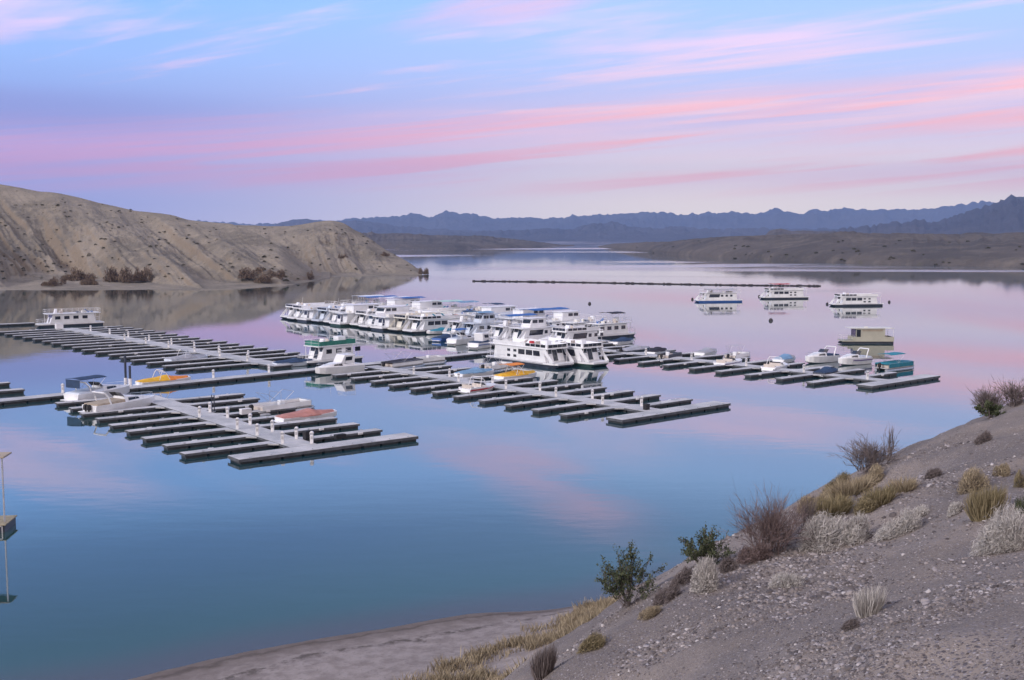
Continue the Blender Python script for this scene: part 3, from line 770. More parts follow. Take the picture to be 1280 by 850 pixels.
# power pedestals: measured along each dock
def peds(dock, xs, side, text):
    n = len(xs)
    for k, x in enumerate(xs):
        pedestal(dock.W(x, side * (dock.w / 2 - 0.3)), text % ORD[k])
peds(dock_c, [19, 24, 30, 35.5, 41, 44.3], 1, "white pedestal on right edge of lower left dock, %s from the cross pier")
peds(dock_c, [21.5, 31.8, 36.7, 42.5], -1, "white pedestal on left edge of lower left dock, %s from the cross pier")
peds(dock_b, [19.5, 29.5, 39.5, 49.5, 58], 1, "white pedestal on right edge of middle dock, %s from the cross pier")
peds(dock_b, [13.5, 24.5, 35, 45, 53.5], -1, "white pedestal on left edge of middle dock, %s from the cross pier")
peds(dock_a, [12, 23, 33, 43.5, 54, 64, 74, 85], 1, "white pedestal on right edge of upper left dock, %s counted from its far end")
peds(dock_a, [38, 48.5, 59, 70, 80, 90], -1, "white pedestal on left edge of upper left dock, %s counted from its far end")
peds(dock_g, [LG - 2, LG - 13, LG - 24, LG - 35.5, LG - 46, LG - 57, LG - 68, LG - 78], -1, "white pedestal on right hand dock, %s back from its outer head")
peds(pier, [on_pier(un(66, 488, z0)), on_pier(un(320, 463, z0)), on_pier(un(253, 470, z0))], 1, "white pedestal on the long cross pier, %s of the row there")

# ================================================================== BOATS
def prism_window(parent, x0, x1, y, z0, z1, slant=0.0, mat=None, name="window"):
    """a dark pane standing 3 cm proud of a side wall at local y"""
    s = 1 if y > 0 else -1
    mb = MB(); t = 0.03 * s
    mb.add([(x0, y, z0), (x1, y, z0), (x1 + slant, y, z1), (x0 + slant, y, z1), (x0, y + t, z0), (x1, y + t, z0), (x1 + slant, y + t, z1), (x0 + slant, y + t, z1)],
           [(0, 1, 2, 3), (7, 6, 5, 4), (0, 4, 5, 1), (1, 5, 6, 2), (2, 6, 7, 3), (3, 7, 4, 0)])
    return mb.build(name, mat or glass, parent)
def end_window(parent, x, y0, y1, z0, z1, sgn, lean=0.0, mat=None, name="window"):
    mb = MB(); t = 0.03 * sgn
    mb.add([(x, y0, z0), (x, y1, z0), (x + lean, y1, z1), (x + lean, y0, z1), (x + t, y0, z0), (x + t, y1, z0), (x + lean + t, y1, z1), (x + lean + t, y0, z1)],
           [(0, 1, 2, 3), (7, 6, 5, 4), (0, 4, 5, 1), (1, 5, 6, 2), (2, 6, 7, 3), (3, 7, 4, 0)])
    return mb.build(name, mat or glass, parent)
def rail_mb(pts, z, h, r=0.028, posts=1.3, mids=1):
    mb = MB()
    P = [Vector((x, y, z)) for x, y in pts]
    for a, b in zip(P[:-1], P[1:]):
        up = Vector((0, 0, h)); mb.tube([a + up, b + up], r, 4)
        for k in range(mids): mb.tube([a + up * ((k + 1) / (mids + 1)), b + up * ((k + 1) / (mids + 1))], r * 0.7, 4)
        n = max(1, int((b - a).length / posts))
        for i in range(n + 1):
            q = a.lerp(b, i / n); mb.tube([q, q + up], r * 0.9, 4)
    return mb
def canopy_mb(x0, x1, w, z, sag=0.12, crown=0.18, thick=0.05):
    mb = MB(); rings = []
    nx, ny = 7, 7
    top, bot = [], []
    for i in range(nx):
        x = x0 + (x1 - x0) * i / (nx - 1)
        for j in range(ny):
            yy = -w / 2 + w * j / (ny - 1)
            zz = z + crown * (1 - (2 * j / (ny - 1) - 1) ** 2) - sag * abs(math.sin(math.pi * i / (nx - 1) * 2)) * 0.5
            top.append((x, yy, zz + thick)); bot.append((x, yy, zz))
    N = nx * ny; fs = []
    for i in range(nx - 1):
        for j in range(ny - 1):
            a = i * ny + j; fs.append((a, a + ny, a + ny + 1, a + 1)); fs.append((N + a, N + a + 1, N + a + ny + 1, N + a + ny))
    for i in range(nx - 1):
        for j in (0, ny - 1):
            a = i * ny + j; fs.append((a, N + a, N + a + ny, a + ny))
    for j in range(ny - 1):
        for i in (0, nx - 1):
            a = i * ny + j; fs.append((a, a + 1, N + a + 1, N + a))
    return mb.add(top + bot, fs)
def boat_root(name, loc, heading, label, cat, group):
    return empty(name, loc, heading, label, cat, group)

def houseboat(loc, heading, label, L=15.5, W=4.4, group="houseboats", body=None, hull=None, trim=None, upper="parapet", canopy=None, canopy_len=0.55, front="wing", stripe=None, seed=0, winset=0, low=False, canopy_h=2.0, band=None):
    """bow towards local +x; waterline z=0"""
    rr = random.Random(seed); body = body or gel; hull = hull or hullblk
    o = boat_root("houseboat", loc, heading, label, "houseboat", group)
    xb, xs = L / 2, -L / 2
    # pontoon hull with a raked, narrowing bow
    hb = MB(); rings = []
    for x, w, zb in ((xs, W * 0.96, -0.35), (xs + 1, W, -0.45), (xb - 2.6, W, -0.45), (xb - 1.1, W * 0.93, -0.15), (xb - 0.15, W * 0.72, 0.28)):
        rings.append([(x, -w / 2 * 0.9, zb), (x, w / 2 * 0.9, zb), (x, w / 2, 0.48), (x, -w / 2, 0.48)])
    hb.loft(rings); h = hb.build("hull", hull, o)
    gb = MB(); rings = []
    for x, w in ((xs - 0.25, W * 0.97), (xb - 2.6, W + 0.06), (xb - 1.1, W * 0.95), (xb, W * 0.74)):
        rings.append([(x, -w / 2, 0.50), (x, w / 2, 0.50), (x, w / 2, 0.80), (x, -w / 2, 0.80)])
    gb.loft(rings); gb.build("deck", body if not low else deckm, o)
    if stripe:
        sb = MB(); sb.box(xs + 0.4, xb - 3.0, -W / 2 - 0.055, -W / 2 - 0.035, 0.56, 0.70); sb.box(xs + 0.4, xb - 3.0, W / 2 + 0.035, W / 2 + 0.055, 0.56, 0.70); sb.build("stripe", stripe, h)
    # cabin
    zt = 2.95; cw = W - 0.45
    cx0, cx1 = xs + 1.7, xb - 2.9
    prof = [(cx0, 0.82), (cx1 + 0.35, 0.82), (cx1 - 0.35, zt), (cx0 + 0.35, zt)]
    cb = MB(); cb.prism_y(prof, -cw / 2, cw / 2); cab = cb.build("cabin", body, o, bevel=0.06)
    # side windows
    for s in (-1, 1):
        y = s * cw / 2
        if winset == 0:
            a = cx1 - 0.9
            for k in range(3): prism_window(cab, a - 1.75, a - 0.15, y, 1.75, 2.6, -0.12 if k == 0 else 0.0); a -= 1.9
            for k in range(2):
                for zz in (1.15, 2.05): prism_window(cab, a - 1.1, a - 0.35, y, zz, zz + 0.42)
                a -= 1.6
        elif winset == 1:
            a = cx1 - 1.0
            prism_window(cab, a - 3.6, a, y, 1.6, 2.65, -0.3); a -= 4.2
            for k in range(3): prism_window(cab, a - 0.8, a, y, 1.8, 2.45); a -= 1.6
        else:
            a = cx1 - 0.8
            for k in range(4): prism_window(cab, a - 1.2, a, y, 1.75, 2.5); a -= 2.1
    # bow doors and glass, stern door
    ex = cx1 + 0.28
    end_window(cab, cx1 + 0.145, -cw / 2 + 0.25, -0.42, 1.25, 2.8, 1, -0.45)
    end_window(cab, cx1 + 0.30, -0.30, 0.70, 0.95, 2.7, 1, -0.565, name="door")
    end_window(cab, cx1 + 0.145, 0.82, cw / 2 - 0.2, 1.25, 2.8, 1, -0.45)
    end_window(cab, cx0 + 0.0, -0.5, 0.4, 0.9, 2.6, -1, 0.30, name="door")
    end_window(cab, cx0 + 0.12, 0.7, cw / 2 - 0.3, 1.6, 2.5, -1, 0.15)
    # upper deck overhanging bow and stern
    u0, u1 = xs + 0.5, xb - 1.9
    ub = MB(); ub.box(u0, u1, -W / 2 + 0.03, W / 2 - 0.03, zt + 0.01, zt + 0.17); ud = ub.build("upper_deck", body, o, bevel=0.03)
    pb = MB()
    for x in (u0 + 0.25, u1 - 0.25):
        for s in (-1, 1):
            pb.tube([(x, s * (W / 2 - 0.3), 0.8), (x, s * (W / 2 - 0.3), zt)], 0.05, 5)
    pb.build("deck_posts", rail, o)
    if front == "wing":
        # swept side panels from the upper deck down towards the bow
        for s in (-1, 1):
            wm = MB(); y0 = s * (W / 2 - 0.16); y1 = y0 + s * 0.08
            pf = [(cx1 + 0.2, 0.82), (xb - 0.9, 0.82), (xb - 1.5, 1.25), (u1 - 0.25, 2.2), (u1 - 0.5, zt), (cx1 - 0.2, zt), (cx1 + 0.8, 2.2), (cx1 + 0.9, 1.4)]
            # frame-like panel: strips along the sweep
            pts_o = [(xb - 0.5, 0.82), (xb - 1.1, 1.5), (u1 - 0.05, 2.3), (u1 - 0.5, zt)]
            pts_i = [(xb - 1.5, 0.82), (xb - 1.75, 1.35), (u1 - 0.75, 2.1), (u1 - 1.3, zt)]
            for i in range(3):
                q = [pts_o[i], pts_o[i + 1], pts_i[i + 1], pts_i[i]]
                wm.add([(x, y0, z) for x, z in q] + [(x, y1, z) for x, z in q], [(0, 1, 2, 3), (7, 6, 5, 4), (0, 4, 5, 1), (1, 5, 6, 2), (2, 6, 7, 3), (3, 7, 4, 0)])
            wm.build("side_wing", body, o)
    else:
        rail_mb([(cx1 + 0.4, -W / 2 + 0.12), (xb - 0.9, -W / 2 + 0.25), (xb - 0.15, -W * 0.33), (xb - 0.15, W * 0.33), (xb - 0.9, W / 2 - 0.25), (cx1 + 0.4, W / 2 - 0.12)], 0.8, 0.95).build("bow_rail", rail, o)
    zd = zt + 0.17
    if upper == "parapet":
        pm = MB(); t = 0.07
        x0, x1 = u0 + 1.2, u1 - 0.15
        for s in (-1, 1): pm.box(x0, x1, s * (W / 2 - 0.14) - t / 2, s * (W / 2 - 0.14) + t / 2, zd, zd + 0.62)
        pm.box(x1 - t, x1, -W / 2 + 0.18, W / 2 - 0.18, zd, zd + 0.62)
        par = pm.build("parapet", body, ud)
        # tinted wind screen band
        n = 4
        for i in range(n):
            a = -W / 2 + 0.35 + (W - 0.7) * i / n; b = -W / 2 + 0.35 + (W - 0.7) * (i + 1) / n - 0.08
            end_window(par, x1, a, b, zd + 0.10, zd + 0.60, 1)
        for s in (-1, 1):
            for i in range(4):
                a = x1 - 0.5 - 1.25 * i
                prism_window(par, a - 1.1, a, s * (W / 2 - 0.105), zd + 0.12, zd + 0.58)
        rail_mb([(x0, -W / 2 + 0.14), (u0 + 0.05, -W / 2 + 0.14), (u0 + 0.05, W / 2 - 0.14), (x0, W / 2 - 0.14)], zd, 0.95).build("upper_rail", rail, ud)
    elif upper == "cabin":
        x0, x1 = xs + 4.0, xb - 5.0
        um = MB(); um.prism_y([(x0, zd), (x1 + 0.5, zd), (x1 - 0.2, zd + 1.75), (x0 + 0.1, zd + 1.75)], -W / 2 + 0.75, W / 2 - 0.75); uc = um.build("upper_cabin", body, o, bevel=0.05)
        for s in (-1, 1):
            for k in range(2): prism_window(uc, x1 - 1.6 - 1.6 * k, x1 - 0.3 - 1.6 * k, s * (W / 2 - 0.75), zd + 0.85, zd + 1.5)
        end_window(uc, x1 + 0.22, -W / 2 + 1.0, W / 2 - 1.0, zd + 0.8, zd + 1.5, 1, -0.28)
        rail_mb([(x1 + 0.6, -W / 2 + 0.12), (u1 - 0.05, -W / 2 + 0.12), (u1 - 0.05, W / 2 - 0.12), (x1 + 0.6, W / 2 - 0.12)], zd, 0.95).build("upper_rail", rail, ud)
        rail_mb([(x0, -W / 2 + 0.12), (u0 + 0.05, -W / 2 + 0.12), (u0 + 0.05, W / 2 - 0.12), (x0, W / 2 - 0.12)], zd, 0.95).build("upper_rail", rail, ud)
        rt = MB(); rt.box(x0 - 0.3, x1 + 0.5, -W / 2 + 0.6, W / 2 - 0.6, zd + 1.76, zd + 1.86); rt.build("roof", body, uc, bevel=0.03)
    else:
        rail_mb([(u1 - 0.05, -W / 2 + 0.12), (u0 + 0.05, -W / 2 + 0.12), (u0 + 0.05, W / 2 - 0.12), (u1 - 0.05, W / 2 - 0.12), (u1 - 0.05, -W / 2 + 0.12)], zd, 0.95).build("upper_rail", rail, ud)
    if upper == "band":
        q = MB()
        for s in (-1, 1): q.box(u0 + 1.0, u1 - 0.3, s * (W / 2 - .1) - .03, s * (W / 2 - .1) + .03, zd + .02, zd + .75)
        q.box(u0 + 1.0, u0 + 1.06, -W / 2 + .14, W / 2 - .14, zd + .02, zd + .75); q.box(u1 - .36, u1 - .3, -W / 2 + .14, W / 2 - .14, zd + .02, zd + .75)
        q.build("canvas_band", band, ud)
        q = MB(); q.box(xs + 2.2, xs + 3.8, -1.2, .2, zd, zd + 1.2); q.build("storage_locker", body, ud, bevel=.05)
    # helm console and seats on top, air conditioner
    cm = MB(); cm.prism_y([(xb - 4.6, zd), (xb - 3.9, zd), (xb - 4.2, zd + 1.05), (xb - 4.6, zd + 1.05)], -0.5, 0.5)
    if upper != "cabin": cm.build("helm_console", body, ud, bevel=0.04)
    am = MB(); ax = xs + 2.4 + rr.random() * 1.5; am.box(ax, ax + 0.9, -0.45 - rr.random() * 0.5, 0.4, zd, zd + 0.42); am.build("air_conditioner", gel2, ud, bevel=0.05)
    if upper != "cabin":
        sm = MB(); sx = xb - 5.9
        sm.box(sx, sx + 0.55, -1.3, -0.3, zd, zd + 0.45); sm.box(sx - 0.12, sx, -1.3, -0.3, zd, zd + 0.9); sm.build("seat", cush, ud, bevel=0.05)
    # gear left about on the top deck: rolled covers, coolers, stacked loungers
    for k in range(rr.randint(1, 3)):
        gx = rr.uniform(u0 + 1.5, xb - 7.0); gy = rr.uniform(-W * .3, W * .3); a = rr.choice((0, 1, 2))
        q = MB()
        if a == 0: q.tube([(gx, gy - .7, zd + .2), (gx + .1, gy + .7, zd + .2)], .2, 7); q.build("rolled_cover", rr.choice((blue_c, navy_c, tan_c, grey_c)), ud)
        elif a == 1: q.box(gx, gx + .8, gy, gy + .5, zd, zd + .5); q.build("cooler", rr.choice((bluep, gel, redp, gel2)), ud, bevel=.05)
        else:
            q.prism_y([(gx, zd + .25), (gx + 1.2, zd + .25), (gx + 1.9, zd + .8), (gx + 1.84, zd + .88), (gx + 1.15, zd + .35), (gx, zd + .35)], gy, gy + .6); q.box(gx + .1, gx + .2, gy + .05, gy + .55, zd, zd + .25); q.box(gx + 1.0, gx + 1.1, gy + .05, gy + .55, zd, zd + .25); q.build("lounger", rr.choice((blue_c, teal_c, cush)), ud)
    # antenna
    if rr.random() < 0.6:
        an = MB(); an.tube([(xb - 5.0, 0.9, zd), (xb - 5.3, 0.9, zd + 2.4)], 0.025, 4); an.build("antenna", rail, ud)
    if canopy:
        x1 = xb - 3.6; x0 = x1 - L * canopy_len; zc = zd + canopy_h + (0.15 if upper == "cabin" else 0)
        c = canopy_mb(x0, x1, W - 0.3, zc).build("canopy", canopy, o)
        fm = MB()
        for x in (x0 + 0.25, (x0 + x1) / 2, x1 - 0.25):
            for s in (-1, 1): fm.tube([(x, s * (W / 2 - 0.3), zd), (x, s * (W / 2 - 0.3), zc)], 0.035, 5)
        fm.build("canopy_frame", alu, c)
    # stern platform rail and outboards
    rail_mb([(cx0 - 0.1, -W / 2 + 0.12), (xs, -W / 2 + 0.2), (xs, -0.7)], 0.8, 0.95).build("stern_rail", rail, o)
    return o

def sloped_hull(o, L, W, H, mat, name="hull", beam_aft=0.92, low=0.0, bottom=None):
    """V hull, bow at +x with flare and sheer"""
    mb = MB(); rings = []
    st = [(-0.5, beam_aft, 0.0), (-0.3, 1.0, 0.0), (0.0, 1.0, 0.03), (0.2, 0.90, 0.12), (0.35, 0.68, 0.25), (0.45, 0.38, 0.42), (0.5, 0.04, 0.60)]
    for t, w, r in st:
        x = t * L; hw = W / 2 * w; z = H * (1 + 0.18 * max(0, t + 0.1)); kz = -0.35 + (z + 0.35) * max(0, r) ** 1.2
        cz = min(z - 0.02, 0.05 + 0.5 * r * H)
        rings.append([(x, 0, kz), (x, hw * 0.82, cz), (x, hw, z), (x, -hw, z), (x, -hw * 0.82, cz)])
    mb.loft(rings); return mb.build(name, mat, o, bevel=0.02)
def windshield(o, x, w, z, h=0.5, rake=0.55, mat=None):
    mb = MB(); mb.add([(x, -w / 2, z), (x + 0.45, -w / 4, z), (x + 0.45, w / 4, z), (x, w / 2, z), (x - rake, -w / 2 + .05, z + h), (x + 0.45 - rake, -w / 4, z + h), (x + 0.45 - rake, w / 4, z + h), (x - rake, w / 2 - .05, z + h)],
                      [(0, 1, 5, 4), (1, 2, 6, 5), (2, 3, 7, 6)])
    g = mb.build("windshield", mat or glass, o)
    m = g.modifiers.new("solid", "SOLIDIFY"); m.thickness = 0.03
    return g
def outboard(o, x, y=0.0, mat=None, z=0.55):
    mb = MB(); mb.prism_y([(x - 0.55, z + 0.05), (x - 0.05, z), (x, z + 0.5), (x - 0.15, z + 0.72), (x - 0.5, z + 0.62)], y - 0.19, y + 0.19)
    e = mb.build("outboard_motor", mat or rubber, o, bevel=0.05)
    lg = MB(); lg.box(x - 0.35, x - 0.18, y - 0.07, y + 0.07, -0.5, z + 0.05); lg.build("motor_leg", mat or rubber, e)
    return e

def cabin_cruiser(loc, heading, label, L=9.0, W=2.9, bimini=None, cover=None, arch=True, bridge=False, stripe=None, group="small boats in the slips", hullmat=None, motors=0):
    o = boat_root("cabin_cruiser", loc, heading, label, "cruiser", group)
    h = sloped_hull(o, L, W, 1.15, hullmat or gel)
    bt = MB(); bt.box(-L * 0.5 + 0.02, L * 0.28, -W * 0.42, W * 0.42, 1.10, 1.2)
    # raised foredeck and cabin trunk
    d = MB(); rings = []
    for t, w, z0_, z1_ in ((-0.06, 0.84, 1.1, 1.78), (0.10, 0.80, 1.14, 1.72), (0.26, 0.60, 1.18, 1.52), (0.40, 0.28, 1.24, 1.33)):
        hw = W / 2 * w; x = t * L
        rings.append([(x, -hw, z0_), (x, hw, z0_), (x, hw * 0.75, z1_), (x, -hw * 0.75, z1_)])
    d.loft(rings); tr = d.build("foredeck_cabin", gel, o, bevel=0.05)
    for s in (-1, 1):
        w_ = MB()
        w_.add([(0.0 * L, s * W * 0.405, 1.28), (0.18 * L, s * W * 0.335, 1.33), (0.16 * L, s * W * 0.318, 1.55), (0.0 * L, s * W * 0.365, 1.62)], [(0, 1, 2, 3)])
        g = w_.build("window", glass, tr); m = g.modifiers.new("solid", "SOLIDIFY"); m.thickness = 0.05; m.offset = 0
    cm = MB(); cm.add([(-L * .48, -W * .44, 1.12), (-L * .06, -W * .44, 1.12), (-L * .06, W * .44, 1.12), (-L * .48, W * .44, 1.12), (-L * .48, -W * .40, 1.32), (-L * .06, -W * .42, 1.5), (-L * .06, W * .42, 1.5), (-L * .48, W * .40, 1.32)],
                      [(0, 3, 2, 1), (4, 5, 6, 7), (0, 1, 5, 4), (1, 2, 6, 5), (2, 3, 7, 6), (3, 0, 4, 7)])
    if cover is not None: cm.build("cockpit_cover", cover, o, bevel=0.05)
    else:
        k = MB()
        for x in (-L * .44, -L * .3, -L * .16): k.box(x, x + 0.5, -W * .36, W * .36, 1.12, 1.42); k.box(x - 0.1, x, -W * .36, W * .36, 1.12, 1.75)
        k.build("seats", cush, o, bevel=0.05)
        sd = MB()
        for s in (-1, 1): sd.box(-L * .49, -L * .05, s * W * .44 - 0.05, s * W * .44 + 0.05, 1.1, 1.5)
        sd.build("cockpit_coaming", gel, o)
    windshield(o, -0.06 * L, W * 0.74, 1.72, 0.55, 0.6)
    if bridge:
        b = MB(); b.prism_y([(-L * .28, 1.2), (L * .02, 1.75), (-L * .06, 2.9), (-L * .30, 2.9)], -W * .36, W * .36); br = b.build("bridge", gel, o, bevel=0.08)
        for s in (-1, 1): prism_window(br, -L * .22, -L * .07, s * W * .36, 2.0, 2.6, -0.15)
        rail_mb([(-L * .30, -W * .34), (-L * .08, -W * .34), (-L * .08, W * .34), (-L * .30, W * .34)], 2.9, 0.6).build("bridge_rail", rail, br)
    if arch:
        a = MB()
        for x, s in ((-L * 0.28, 1),):
            for k in (0,):
                a.tube([(x, -W * .44, 1.15), (x - 0.3, -W * .43, 2.0), (x - 0.75, -W * .36, 2.55), (x - 0.75, W * .36, 2.55), (x - 0.3, W * .43, 2.0), (x, W * .44, 1.15)], 0.10, 6)
        a.build("radar_arch", gel, o)
    if bimini is not None:
        x0, x1 = -L * 0.46, -L * 0.02
        c = canopy_mb(x0, x1, W * 0.92, 2.95, 0.05, 0.14).build("bimini", bimini, o)
        f = MB()
        for xa, xb_ in ((x0 + .1, -L * .25), (x1 - .1, -L * .25), ((x0 + x1) / 2, -L * .25)):
            for s in (-1, 1): f.tube([(xb_, s * W * .45, 1.15), (xa, s * W * .44, 2.95)], 0.025, 4)
        f.build("bimini_frame", alu, c)
        if bimini is navy_c:
            e = MB(); e.box(x0 - 0.03, x0, -W * .42, W * .42, 1.9, 2.95); e.build("rear_curtain", bimini, c)
    r = rail_mb([(-0.02 * L, -W * .44), (0.22 * L, -W * .40), (0.36 * L, -W * .28), (0.47 * L, 0), (0.36 * L, W * .28), (0.22 * L, W * .40), (-0.02 * L, W * .44)], 1.22, 0.5, 0.02, 1.0, 0)
    r.build("bow_rail", alu, o)
    sp = MB(); sp.box(-L * .5 - 0.7, -L * .5 + 0.02, -W * .4, W * .4, 0.35, 0.45); sp.build("swim_platform", gel, o, bevel=0.03)
    for k in range(motors): outboard(o, -L * .5, (k - (motors - 1) / 2) * 0.6, z=0.6)
    if stripe:
        for s in (-1, 1):
            q = MB(); q.add([(-L * .49, s * (W * .465), 0.72), (-L * .1, s * (W * .502), 0.72), (L * .18, s * (W * .47), 0.80), (L * .18, s * (W * .475), 0.93), (-L * .1, s * (W * .506), 0.86), (-L * .49, s * (W * .475), 0.86)], [(0, 1, 2, 3, 4, 5)])
            g = q.build("stripe", stripe, h); m = g.modifiers.new("solid", "SOLIDIFY"); m.thickness = 0.05; m.offset = 0
    return o

def speedboat(loc, heading, label, L=6.2, W=2.3, cover=None, cover2=None, tower=None, bimini=None, hullmat=None, stripe=None, group="small boats in the slips", motor=False):
    o = boat_root("speedboat", loc, heading, label, "speedboat", group)
    h = sloped_hull(o, L, W, 0.72, hullmat or gel)
    dk = MB(); rings = []
    for t, w, z in ((0.06, 0.92, 0.78), (0.2, 0.86, 0.82), (0.35, 0.60, 0.84), (0.47, 0.14, 0.84)):
        rings.append([(t * L, -W / 2 * w, 0.70), (t * L, W / 2 * w, 0.70), (t * L, W / 2 * w * .6, z + 0.08), (t * L, -W / 2 * w * .6, z + 0.08)])
    dk.loft(rings); dk.build("foredeck", gel if not hullmat else hullmat, o, bevel=0.03)
    if cover is not None:
        c = MB(); rings = []
        for t, w, z in ((-0.49, 0.86, 0.86), (-0.36, 0.96, 1.02), (-0.15, 1.0, 1.12), (0.02, 1.0, 1.34), (0.12, 0.94, 1.12), (0.30, 0.72, 0.98), (0.42, 0.40, 0.95)):
            x = t * L; hw = W / 2 * w + 0.02
            rings.append([(x, -hw, 0.66), (x, hw, 0.66), (x, hw * .96, 0.80), (x, hw * .5, z), (x, 0, z + .06), (x, -hw * .5, z), (x, -hw * .96, 0.80)])
        if cover2 is not None:
            c.loft(rings[:4]); c.build("cockpit_cover", cover, o, smooth=False); c2 = MB(); c2.loft(rings[3:]); c2.build("bow_cover", cover2, o)
        else:
            c.loft(rings); c.build("boat_cover", cover, o)
    else:
        k = MB()
        for x in (-L * .42, -L * .1): 
            k.box(x, x + 0.45, -W * .36, W * .36, 0.72, 0.95); k.box(x - 0.1, x, -W * .36, W * .36, 0.72, 1.2)
        k.build("seats", cush, o, bevel=0.04)
        sd = MB()
        for s in (-1, 1): sd.box(-L * .49, L * .06, s * W * .46 - 0.06, s * W * .46 + 0.06, 0.70, 0.86)
        sd.build("gunwale", hullmat or gel, o)
        windshield(o, L * 0.04, W * 0.82, 0.86, 0.42, 0.45)
    if tower:
        t = MB(); fr = []
        for s in (-1, 1):
            t.tube([(L * .02, s * W * .47, 0.8), (-L * .04, s * W * .44, 1.7), (-L * .10, s * W * .36, 2.15)], 0.045, 5)
            t.tube([(-L * .18, s * W * .47, 0.8), (-L * .13, s * W * .42, 1.8), (-L * .10, s * W * .36, 2.15)], 0.045, 5)
        t.tube([(-L * .10, -W * .36, 2.15), (-L * .10, W * .36, 2.15)], 0.05, 5); t.tube([(-L * .06, -W * .40, 1.85), (-L * .06, W * .40, 1.85)], 0.04, 5)
        t.build("wake_tower", tower, o)
    if bimini is not None:
        x0, x1 = -L * 0.34, L * 0.04
        c = canopy_mb(x0, x1, W * 0.9, 2.25, 0.04, 0.12).build("bimini", bimini, o)
        f = MB()
        for xa in (x0 + .1, x1 - .1, (x0 + x1) / 2):
            for s in (-1, 1): f.tube([(-L * .14, s * W * .46, 0.78), (xa, s * W * .43, 2.25)], 0.025, 4)
        f.build("bimini_frame", alu, c)
    if stripe:
        for s in (-1, 1):
            q = MB(); q.add([(-L * .49, s * (W * .455), 0.42), (-L * .1, s * (W * .49), 0.42), (L * .18, s * (W * .45), 0.50), (L * .30, s * (W * .39), 0.66), (-L * .1, s * (W * .503), 0.60), (-L * .49, s * (W * .465), 0.60)], [(0, 1, 2, 3, 4, 5)])
            g = q.build("stripe", stripe, h); m = g.modifiers.new("solid", "SOLIDIFY"); m.thickness = 0.05; m.offset = 0
    if motor: outboard(o, -L * .5)
    sp = MB(); sp.box(-L * .5 - 0.45, -L * .5 + 0.02, -W * .36, W * .36, 0.25, 0.33); sp.build("swim_platform", gel, o)
    return o

def pontoon_boat(loc, heading, label, L=7.5, W=2.5, canopy=None, fence=None, cover=None, group="small boats in the slips", frame=True):
    o = boat_root("pontoon_boat", loc, heading, label, "pontoon boat", group)
    for s in (-1, 1):
        t = MB(); t.loft([[(x, s * W * .36 + r * math.cos(a * math.pi / 4), r * math.sin(a * math.pi / 4) + z) for a in range(8)] for x, r, z in ((-L * .48, .28, .0), (L * .38, .28, .0), (L * .46, .18, .1), (L * .5, .05, .2))])
        t.build("pontoon", alu, o, smooth=False)
    d = MB(); d.box(-L * .5, L * .44, -W / 2, W / 2, 0.32, 0.42); d.build("deck", deckm, o)
    f = MB(); t = 0.04
    for s in (-1, 1): f.box(-L * .44, L * .40, s * (W / 2 - .06) - t / 2, s * (W / 2 - .06) + t / 2, 0.47, 1.05)
    f.box(L * .40, L * .40 + t, -W / 2 + .05, W / 2 - .05, 0.47, 1.05); f.build("side_panels", fence or gel, o)
    rail_mb([(-L * .44, -W / 2 + .06), (L * .41, -W / 2 + .06), (L * .41, W / 2 - .06), (-L * .44, W / 2 - .06)], 0.42, 0.72, 0.022).build("rail", alu, o)
    k = MB(); k.box(-L * .42, -L * .30, -W * .4, W * .4, 0.42, 0.85); k.box(L * .1, L * .36, -W * .42, -W * .2, 0.42, 0.85); k.box(L * .1, L * .36, W * .2, W * .42, 0.42, 0.85); k.build("seats", cush, o, bevel=.05)
    c = MB(); c.box(-L * .02, L * .06, 0.15, 0.8, 0.42, 1.25); c.build("helm_console", gel, o, bevel=.05)
    if cover is not None:
        q = MB(); q.loft([[(x, -W / 2, 1.0), (x, W / 2, 1.0), (x, W / 2 * .9, 1.14), (x, 0, z), (x, -W / 2 * .9, 1.14)] for x, z in ((-L * .45, 1.2), (0, 1.42), (L * .41, 1.2))]); q.build("boat_cover", cover, o)
    if canopy is not None or frame:
        x0, x1 = -L * .36, L * .12
        fm = MB()
        for xa in (x0 + .1, x1 - .1, (x0 + x1) / 2):
            for s in (-1, 1): fm.tube([(-L * .12, s * W * .47, 1.1), (xa, s * W * .45, 2.45)], 0.025, 4)
            fm.tube([(xa, -W * .45, 2.45), (xa, W * .45, 2.45)], 0.025, 4)
        fm.build("canopy_frame", alu, o)
        if canopy is not None: canopy_mb(x0, x1, W * 0.95, 2.47, 0.04, 0.12).build("canopy", canopy, o)
    outboard(o, -L * .5)
    return o

B_ANG = math.radians(41)      # direction the slips point
A_ANG = math.radians(-49.3)   # direction the finger docks run
def at(px, py, z=0.0): return un(px, py, z)
def between(p, q):
    """centre, heading and length of something whose waterline runs from pixel p (stern) to pixel q (bow)"""
    a, b = un(p[0], p[1], 0), un(q[0], q[1], 0); d = b - a
    return (a + b) / 2, math.atan2(d.y, d.x), d.length
